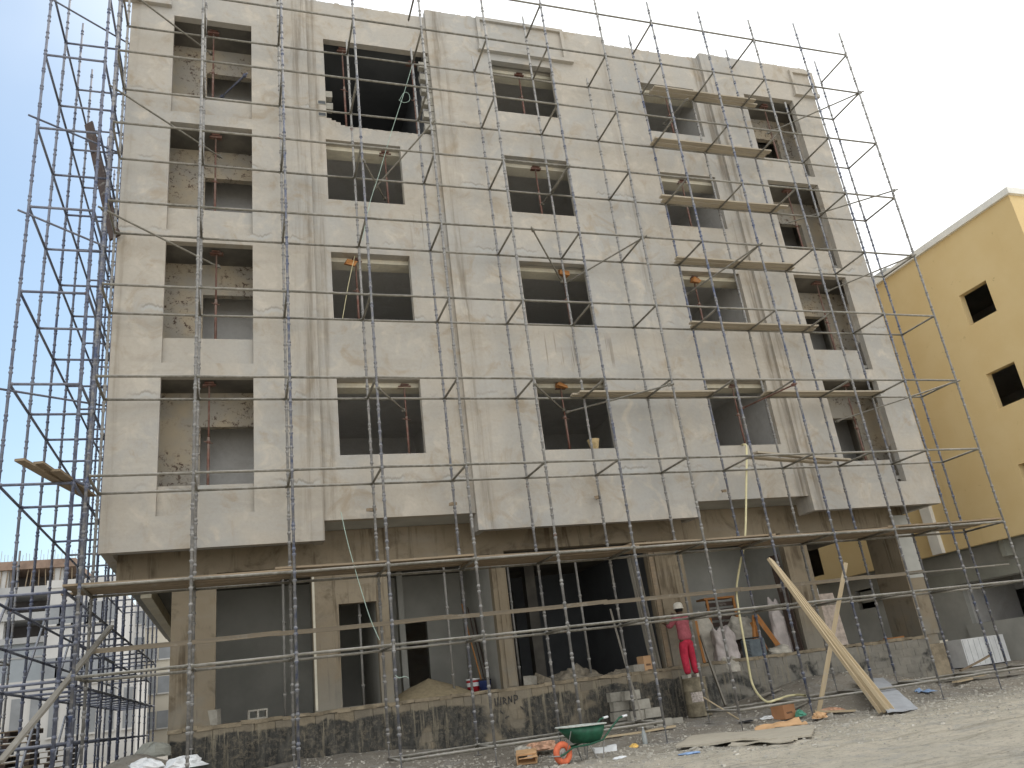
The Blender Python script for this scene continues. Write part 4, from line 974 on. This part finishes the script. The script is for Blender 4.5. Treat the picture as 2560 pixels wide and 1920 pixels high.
part('tray_stay', MB().tube((.05,-.06,.2), (.1,-.2,.56), .008, 6).tube((.05,.06,.2), (.1,.2,.56), .008, 6), 'grey_steel', wb)

# shovel
sv = thing('shovel', 'shovel lying with its pale handle propped on the scaffold ledger', 'shovel', (9.62, .75, .37))
A_ = onY(q(11,1240,1200), 1.15)-sv.location; B_ = Vector((0, 0, .05))
part('handle', MB().tube(A_, B_, .016, 8), 'fresh_timber', sv, True)
part('blade', MB().rbox(.13, -.05, .0, .3, .22, .012, .012, Matrix.Rotation(-.3, 3, 'Z')), 'dark_rubber', sv)

# ------------------------------------------------------------------ timbers, sheets and litter on the ground at the right
bt = [(-.0, 0, 0), (.06, .02, .02), (.12, .0, -.03), (.18, -.02, .03), (.24, .02, 0)]
bb = [(11.78, -1.25), (11.86, -1.3), (11.93, -1.38), (12.0, -1.42), (11.84, -1.45)]
for k in range(5):
    tp = onY(q(12, 2+15*k, 300+6*k), -.05)+Vector((0, .03*k, 0)); bs = Vector((bb[k][0], bb[k][1], .27))
    board('leaning_timber', bs, tp, .075, .04, 'fresh_timber', 'fresh timber of the leaning bundle at the right, %s from the left' % ORD[k], 'bundle of long fresh timbers leaning on the scaffold', roll=1.1+.15*k)
board('leaning_timber', (11.66, .62, .33), onY(q(12,505,330), .25), .10, .06, 'fresh_timber', 'single fresh timber leaning the other way behind the bundle', roll=1.2)
def sheet(name, pts, t_, mat, lab, cat='board', sub=10, wav=.02, seed=0):     # four ground corners -> slightly warped slab
    m = MB(); P = [Vector(p) for p in pts]
    for side in (0, 1):
        for j in range(sub+1):
            for i in range(sub+1):
                u, v = i/sub, j/sub; p = (P[0]*(1-u)+P[1]*u)*(1-v)+(P[3]*(1-u)+P[2]*u)*v
                e = .35 if i in (0, sub) or j in (0, sub) else 0
                p = p+Vector((e*.1*noise.noise((i*1.3, j*1.3, seed)), e*.1*noise.noise((i*1.7, j*1.1, seed+3)), wav*noise.noise((u*3, v*3, seed))+(t_ if side else 0)))
                m.v.append(tuple(p))
    n1 = sub+1; N_ = n1*n1
    for j in range(sub):
        for i in range(sub):
            a = j*n1+i; m.f.append((N_+a, N_+a+1, N_+a+n1+1, N_+a+n1)); m.f.append((a, a+n1, a+n1+1, a+1)); m.m += [0, 0]
    for i in range(sub):
        for a, b in ((i, i+1), (sub*n1+i+1, sub*n1+i), ((i+1)*n1, i*n1), (i*n1+sub, (i+1)*n1+sub)): m.f.append((a, b, b+N_, a+N_)); m.m.append(0)
    return solo(name, m, mat, lab, cat)
sheet('panel_board', [(11.7, -1.55, .27), (12.5, -1.55, .25), (14.25, 1.25, .80), (13.55, 1.45, .84)], .03, 'panel_grey', 'large smooth grey panel lying aslant under the right of the scaffold')
sheet('muddy_plywood', [(6.7, -1.6, .27), (8.4, -3.4, .26), (9.6, -1.9, .27), (8.0, .1, .27)], .035, 'dusty_ply', 'dusty plywood sheet lying flat on the ground in the foreground', wav=.05, seed=4)
sheet('muddy_plywood', [(7.2, -2.6, .25), (7.9, -3.5, .25), (8.4, -3.1, .26), (7.7, -2.1, .25)], .02, 'dusty_ply', 'broken scrap of plywood in front of the large flat sheet', wav=.04, seed=9)
sheet('cardboard_sheet', [(9.0, -.75, .28), (9.9, -1.3, .28), (10.1, -.7, .34), (9.4, -.2, .3)], .01, 'cardboard_light', 'pinkish flattened cardboard at the back of the plywood sheet', 'cardboard', wav=.1, seed=12)
litter = [('board', (6.5, 1.25, .45), (8.2, 1.15, .46), 'fresh_timber', 'thin pale batten lying at the foot of the block stack'),
 ('board', (11.2, 1.0, .46), (13.0, 1.75, .72), 'grey_board', 'grey plank lying on the mound behind the timber bundle'),
 ('board', (11.35, .35, .38), (12.1, -.1, .3), 'fresh_timber', 'short pale plank end lying beside the timbers'),
 ('board', (10.9, 1.9, .78), (11.9, 2.3, .88), 'grey_board', 'short weathered plank on the mound below the plinth'),
 ('board', (13.6, 2.2, .88), (17.0, 2.0, .52), 'fresh_timber', 'pale timber lying along the plinth behind the grey panel'),
 ('board', (13.9, 1.9, .8), (17.6, 1.6, .48), 'fresh_timber', 'second pale timber lying parallel in front of the plinth timber'),
 ('board', (15.8, 1.7, .55), (19.2, 1.1, .45), 'grey_board', 'grey plank lying under the right corner of the scaffold'),
 ('board', (16.2, 1.0, .50), (18.6, 2.1, .50), 'fresh_timber', 'pale plank crossing beneath the right corner of the scaffold'),
 ('board', (18.9, 3.4, .62), (19.8, 3.0, .95), 'weathered_board', 'short brown plank tilted against the white bags at the right'),
 ('board', (19.0, 1.4, .46), (21.0, 1.9, .48), 'weathered_board', 'brown plank lying in front of the white crate at the far right')]
for i, (_, a, b, mt, lab) in enumerate(litter): board('loose_plank', a, b, .14, .04, mt, lab)
cp = thing('crushed_carton', 'torn open brown carton left of the wheelbarrow', 'carton', (4.35, .15, .29), (0, 0, -.4))
part('box_body', MB().wall(-.2, .2, 0, .2, -.12, .12, [(-.17, .17, .03, .17)]), 'cardboard_light', cp, rot=(.3, 0, 0)); part('flap', MB().rbox(.05, -.2, .1, .36, .2, .01, .03), 'cardboard_light', cp); part('sticker', MB().box(.02, .12, -.125, -.121, .06, .14), 'white_plastic', cp)
def crumple(name, c, sx, sy, sz, mat, lab, cat, seed):
    m = MB(); nu, nv = 22, 12
    for j in range(nv+1):
        for i in range(nu):
            a = 2*PI*i/nu; t = PI*j/nv; r_ = 1+.45*noise.noise((math.cos(a)*1.8+seed, math.sin(a)*1.8, math.cos(t)*2))+.2*noise.noise((math.cos(a)*5, math.sin(a)*5+seed, math.cos(t)*5))
            m.v.append((math.cos(a)*math.sin(t)*r_*sx, math.sin(a)*math.sin(t)*r_*sy, max(-.2*sz, math.cos(t)*r_*sz)))
    for j in range(nv):
        for i in range(nu): ii = (i+1) % nu; m.f.append((j*nu+i, j*nu+ii, (j+1)*nu+ii, (j+1)*nu+i)); m.m.append(0)
    return solo(name, m, mat, lab, cat, c)
crumple('paper_sack', (4.85, .75, .45), .38, .24, .15, 'paper_bag', 'crumpled red brown cement sack behind the wheelbarrow wheel', 'sack', 2)
crumple('paper_sack', (4.45, .62, .42), .2, .2, .12, 'dusty_sheet', 'small dusty grey sack left of the cement sack', 'sack', 6)
crumple('paper_sack', (11.05, -.2, .29), .17, .13, .10, 'cardboard_light', 'crumpled brown paper at the foot of the single leaning timber', 'sack', 9)
crumple('paper_sack', (11.75, .25, .33), .32, .12, .07, 'paper_bag', 'torn paper bag lying behind the crumpled paper', 'sack', 14)
crumple('plastic_rag', (11.0, .4, .34), .13, .1, .10, 'green_plastic', 'small green plastic rag beside the cardboard box', 'rag', 18)
crumple('plastic_rag', (10.35, .75, .35), .16, .1, .05, 'white_plastic', 'small white plastic scrap left of the cardboard box', 'rag', 21)
crumple('plastic_rag', (6.32, -2.76, .25), .2, .08, .025, 'blue_plastic', 'flat blue plastic scrap in front of the plywood sheet', 'rag', 25)
crumple('plastic_rag', (6.55, -.1, .27), .09, .07, .06, 'yellow_foam', 'lump of yellow foam on the bare earth left of the bottle', 'foam', 28)
crumple('plastic_rag', (5.55, -1.6, .25), .14, .08, .03, 'white_plastic', 'crumpled clear film on the gravel right of the wheelbarrow', 'rag', 33)
crumple('plastic_sack', (-1.95, .9, 1.06), .36, .3, .15, 'white_plastic', 'white plastic sack on the rubble mound at the lower left, nearer the corner post', 'sack', 37)
crumple('plastic_sack', (-2.6, 1.1, 1.10), .3, .26, .14, 'white_plastic', 'white plastic sack on the rubble mound at the lower left, farther left', 'sack', 41)
crumple('dark_sack', (-2.6, 2.5, 1.28), .34, .26, .2, 'green_grey_render', 'dull grey sack slumped at the left end of the plinth', 'sack', 45)
rb = solo('foam_tray', MB().rbox(0, 0, .05, .34, .2, .1, .02).rbox(.2, .02, .06, .16, .22, .12, .01), 'white_plastic', 'broken white foam block on the earth right of the wheelbarrow', 'foam', (5.9, .0, .25), (0, 0, -.2))
bl = thing('drink_bottle', 'clear empty plastic bottle standing on the earth by the scaffold foot', 'bottle', (6.95, .18, .25))
part('bottle_body', MB().lathe([(.048,0),(.052,.02),(.05,.2),(.035,.27),(.016,.31),(.016,.33)], n=16), 'clear_bottle', bl, True); part('cap', MB().lathe([(.018,.33),(.018,.35)], n=12), 'white_plastic', bl)
sheet('bright_sheet', [(14.7, .7, .40), (15.15, .55, .39), (15.25, .95, .42), (14.85, 1.1, .44)], .01, 'blue_plastic', 'small bluish plastic sheet on the earth right of the grey panel', 'sheet', 6, .08, 3)
for i in range(22):                        # single larger stones
    x, y = R.uniform(5, 19), R.uniform(-4.8, 1.6); s_ = R.uniform(.03, .08)
    o = MB().rbox(0, 0, s_*.25, s_*2.0, s_*1.4, s_*.9, s_*.3)
    kk = R.choice(['pale', 'grey', 'flat', 'rounded', 'chipped'])
    solo('stone', o, 'stone', 'small loose stone lying on the trampled earth in front of the scaffold', 'stone', (x, y, Tn(x, y)), (0, 0, R.uniform(0, 3)), 'small loose stones on the earth')
# bags and crates at the far right
wc = thing('white_crate', 'white slatted crate standing by the neighbouring wall at the far right', 'crate', (21.6, 5.2, .5), (0, 0, .1))
part('crate_body', MB().box(-1.0, 1.0, -.35, .35, .12, .95), 'white_plastic', wc)
for i in range(8): part('slat_groove', MB().box(-.95+i*.25, -.94+i*.25, -.354, -.35, .15, .92), 'far_shutter_grey', wc)
for x in (-.85, 0, .85): part('foot', MB().box(x-.06, x+.06, -.3, .3, 0, .12), 'dark_timber', wc)
wf = thing('door_frame_stack', 'dark brown door leaf in a cream frame leaning left of the white crate', 'door', (20.35, 5.3, .55), (-.1, 0, .1))
part('leaf', MB().box(-.36, .36, 0, .05, 0, .85), 'dark_timber', wf); part('frame', MB().wall(-.46, .46, -.02, .95, -.02, .02, [(-.37, .37, .0, .87)]), 'pale_reveal_plaster', wf)
sheet('pinkish_sheet', [(18.5, 5.2, .55), (19.5, 5.0, .52), (19.35, 5.3, 1.15), (18.6, 5.5, 1.2)], .03, 'pink_sack', 'pale pinkish sheet draped over goods left of the dark door', 'sheet', 8, .06, 8)
crumple('cream_bag', (18.3, 5.0, .85), .45, .35, .32, 'dusty_sheet', 'stuffed cream bag next to the pinkish sheet', 'sack', 51)

# ------------------------------------------------------------------ yellow neighbour
YX = 23.0
N = thing('neighbour_building', 'ochre yellow apartment building with white coping and grey ground floor at the right', 'building', (27, 9, .5))
def np_(name, mb, mat): return wpart(name, mb, mat, N)
yw = [(1.5, 2.65, 11.5, 12.66), (1.55, 2.67, 8.44, 9.68), (1.55, 2.67, 5.3, 6.5), (8.2, 9.6, 4.9, 6.9), (13.2, 14.6, 4.7, 6.7), (8.2, 9.4, 8.4, 9.7), (8.2, 9.4, 11.4, 12.6)]
np_('yellow_wall', MB().wall(-.3, 22, 4.38, 14.85, YX, YX+.25, yw, 'Y'), 'ochre_wall_paint')
np_('yellow_wall', MB().wall(YX+.252, 40, 4.38, 14.85, -.3, -.05, [], 'X'), 'ochre_wall_paint')
np_('coping', MB().box(YX-.12, YX+.5, -.42, 22, 14.85, 15.08), 'white_coping'); np_('coping', MB().box(YX+.5, 40, -.42, .1, 14.85, 15.08), 'white_coping')
np_('roof_slab', MB().box(YX+.25, 40, -.05, 22, 14.3, 14.6), 'pale_grey_render')
np_('rear_wall', MB().box(YX+.25, 40, 21.8, 22, .4, 14.6), 'ochre_wall_paint'); np_('room_wall', MB().box(29, 29.2, -.05, 21.8, .4, 14.3), 'inner_plaster')
for z in (4.4, 7.4, 10.5): np_('floor_slab', MB().box(YX+.251, 29, -.05, 21.8, z, z+.2), 'inner_plaster')
np_('downpipe_strip', MB().box(YX-.16, YX-.002, 6.55, 7.0, 4.38, 14.84), 'white_coping')
np_('roof_structure', MB().box(25.5, 29, 7.5, 12.5, 14.6, 16.7), 'pale_grey_render')
# ground floor: grey wall set back, with openings and a loggia
go = [(3.4, 7.0, 1.9, 3.25), (11.4, 12.45, 3.05, 3.82)]
np_('ground_wall', MB().wall(-.3, 22, .3, 4.38, YX+.7, YX+.9, go, 'Y'), 'pale_grey_render')
np_('loggia_parapet', MB().box(YX+.5, YX+.698, 3.2, 7.1, .3, 1.88), 'pale_grey_render')
np_('lintel_band', MB().box(YX+.55, YX+.698, 2.9, 12, 3.28, 3.72), 'green_grey_render')
np_('front_ground_wall', MB().box(YX+.9, 40, -.3, -.1, .3, 4.38), 'green_grey_render')
np_('loggia_rear_wall', MB().wall(2.0, 9.0, .5, 4.3, YX+3.2, YX+3.4, [(4.6, 5.6, .6, 2.95), (6.6, 7.2, .6, 2.9)], 'Y'), 'inner_plaster')
np_('loggia_side_wall', MB().box(YX+.9, YX+3.19, 7.0, 7.15, .5, 4.3), 'inner_plaster'); np_('loggia_floor', MB().box(YX+.9, YX+3.19, 2.0, 6.99, .5, .7), 'inner_plaster')
np_('soffit', MB().box(YX+.01, YX+.7, -.3, 22, 4.39, 4.5), 'green_grey_render')
np_('beam_stub', MB().box(YX+.25, YX+.69, 4.35, 4.55, 3.85, 4.38), 'green_grey_render')

# ------------------------------------------------------------------ far buildings on the left
K = (85+16.42)/41.42
def far(x, z, Y0=85): k = (Y0+16.42)/41.42; return (CAM.x+(x-CAM.x)*k, 1.6+(z-1.6)*k)
S = thing('concrete_shell', 'bare concrete shell of a multistorey building with formwork props, far left', 'building', (-30, 90, .3))
def sp(name, mb, mat): return wpart(name, mb, mat, S)
xr, _ = far(-8.05, 0); xl = xr-50
zt = [far(0, v)[1] for v in (9.62, 9.25, 8.48, 8.15, 7.35, 7.05, 6.3, 6.05)]
sp('formwork_edge', MB().box(xl, xr+.3, 84.5, 112, zt[1], zt[0]), 'far_formwork')
for a, b in ((3, 2), (5, 4), (7, 6)): sp('slab_edge', MB().box(xl, xr+.2, 84.6, 112, zt[a], zt[b]), 'far_concrete')
for a, b in ((2, 1), (4, 3), (6, 5)):
    x = xr-1.0; k = 0
    while x > xl:
        sp('column', MB().box(x-.9, x, 85, 85.9, zt[a], zt[b]), 'far_white_wall'); x -= 5.2; k += 1
    sp('inner_wall', MB().box(xl, xr-1.2, 90, 90.3, zt[a], zt[b]), 'far_painted_shade')
    for y in (92, 98, 104, 110): sp('column', MB().box(xr-.9, xr, y, y+.8, zt[a], zt[b]), 'far_white_wall')
    sp('inner_wall', MB().box(xr-3, xr-2.7, 90.3, 112, zt[a], zt[b]), 'far_painted_shade')
fp = MB()
x = xr
while x > xl: fp.tube((x, 84.9, zt[2]), (x+R.uniform(-.2,.2), 84.9, zt[1]+.2), .055, 5); x -= R.uniform(.35, .8)
kind(sp('formwork_prop', fp, 'weathered_board'), 'stuff')
rb2 = MB()
x = xr
while x > xl: rb2.tube((x, 86, zt[0]), (x+R.uniform(-.05,.05), 86, zt[0]+R.uniform(.8, 1.6)), .03, 4); x -= .35
kind(sp('rebar', rb2, 'far_concrete'), 'stuff')
sp('block_wall', MB().box(xl, xr-.3, 85.1, 112, .3, zt[7]), 'far_blue_grey_wall')
for z in (5, 8.2, 11): sp('band_course', MB().box(xl, xr-.3, 85.02, 85.098, z, z+.18), 'far_concrete')
def far_block(name, x0, x1, y0, y1, h, mat, lab, cols, rows_, z0=1.5, wmat='far_shutter_grey', ww=1.1, wh=1.5, side=True):
    t = thing(name, lab, 'building', ((x0+x1)/2, y0, .3))
    wpart('wall', MB().box(x0, x1, y0, y1, .3, h), mat, t); wpart('roof_parapet', MB().box(x0-.1, x1+.1, y0-.1, y0+.3, h-.1, h+.5), mat, t)
    for r_ in range(rows_):
        z = z0+(h-z0)*(r_+.28)/rows_
        for c_ in range(cols):
            x = x0+(x1-x0)*(c_+.5)/cols
            w_ = wpart('window', MB().box(x-ww/2, x+ww/2, y0-.06, y0-.01, z, z+wh), wmat, t)
            wpart('sill', MB().box(x-ww/2-.1, x+ww/2+.1, y0-.2, y0-.061, z-.12, z), 'far_white_wall', w_)
    return t
far_block('white_house', -14.9, -10.0, 56, 70, 13.5, 'far_white_wall', 'white three storey house with grey shutters behind the left scaffold', 5, 3)
far_block('white_house', -17.5, -7.4, 48, 55.6, 5.6, 'far_white_wall', 'long low white house with tall narrow shutters behind the left scaffold', 9, 1, 1.2, ww=.55, wh=2.6)
far_block('cream_tower', -9.3, -5.6, 72, 84, 17, 'far_cream_wall', 'tall cream tower seen through the left scaffold beside the block', 3, 5)
far_block('pale_tower', -12.6, -9.6, 95, 105, 20, 'far_white_wall', 'pale tower far behind the left scaffold', 3, 6)
far_block('pale_house', -6.2, 1.0, 60, 70, 6.5, 'far_white_wall', 'pale low house low behind the left scaffold next to the block', 5, 1, 1.5)
# pallets, wall slab, mound, shrub at the far lower left
for s_, (px, py) in enumerate(((-6.6, 9.5), (-6.1, 12.2))):
    nn = 11 if s_ == 0 else 8
    for k in range(nn):
        t = thing('wooden_pallet', 'worn pallet of the %s stack behind the left scaffold, %s from the top' % (['nearer', 'farther'][s_], ORD[nn-1-k]), 'pallet', (px+R.uniform(-.05,.05), py, .55+k*.15), (0, 0, R.uniform(-.08,.08)), 'stacked pallets behind the left scaffold')
        for i in range(5): part('deck_slat', MB().box(-.6, .6, -.5+i*.22, -.39+i*.22, .12, .142), 'weathered_board', t)
        for x in (-.6, -.06, .48): part('bearer', MB().box(x, x+.12, -.5, .5, .02, .119), 'dark_timber', t)
solo('low_wall', MB().rbox(0, 0, 0, 5, .2, 3.6, .02), 'panel_grey', 'pale grey slab wall low at the far left edge', 'wall', (-12.9, 20, .2), (0, 0, .3))
solo('block_heap', MB().rbox(0, 0, .9, 3.2, 1.2, 3.2, .25).rbox(1.2, .2, 1.1, 1.2, 1.0, 3.4, .2), 'far_cream_wall', 'cream masonry lump beyond the low wall at the far left', 'masonry', (-14.2, 34, 1.6))
solo('brick_pallet', MB().rbox(0, 0, 0, 2.1, 1, .9, .05).rbox(0, 0, .75, 2.0, .9, .5, .08), 'orange_timber', 'pallet of orange bricks on the masonry lump at the far left', 'bricks', (-14.3, 34.2, 4.0))
t = thing('shrub', 'pale green shrub at the far left edge behind the scaffold', 'shrub', (-11.4, 22, .3))
m = MB()
for i in range(900):
    d = Vector((R.gauss(0, 1), R.gauss(0, 1), R.gauss(0, 1))).normalized()*R.uniform(.4, 1)**.5
    c_ = Vector((d.x*.9, d.y*.9, 1.7+d.z*.8)); a = Vector((R.gauss(0,1), R.gauss(0,1), R.gauss(0,1))).normalized()*.07; b = a.orthogonal().normalized()*.05
    m.quad(c_-a, c_-b, c_+a, c_+b)
part('foliage', m, 'foliage', t); part('stem', MB().tube((0,0,0), (.05,0,1.4), .05, 8, .02), 'dark_timber', t)
print('blocks', nblk, 'objects', len(bpy.data.objects))

for o in bpy.data.objects:
    if 'label' in o and not 4 <= len(o['label'].replace('-', ' ').split()) <= 16: print('LABEL', o.name, o['label'])
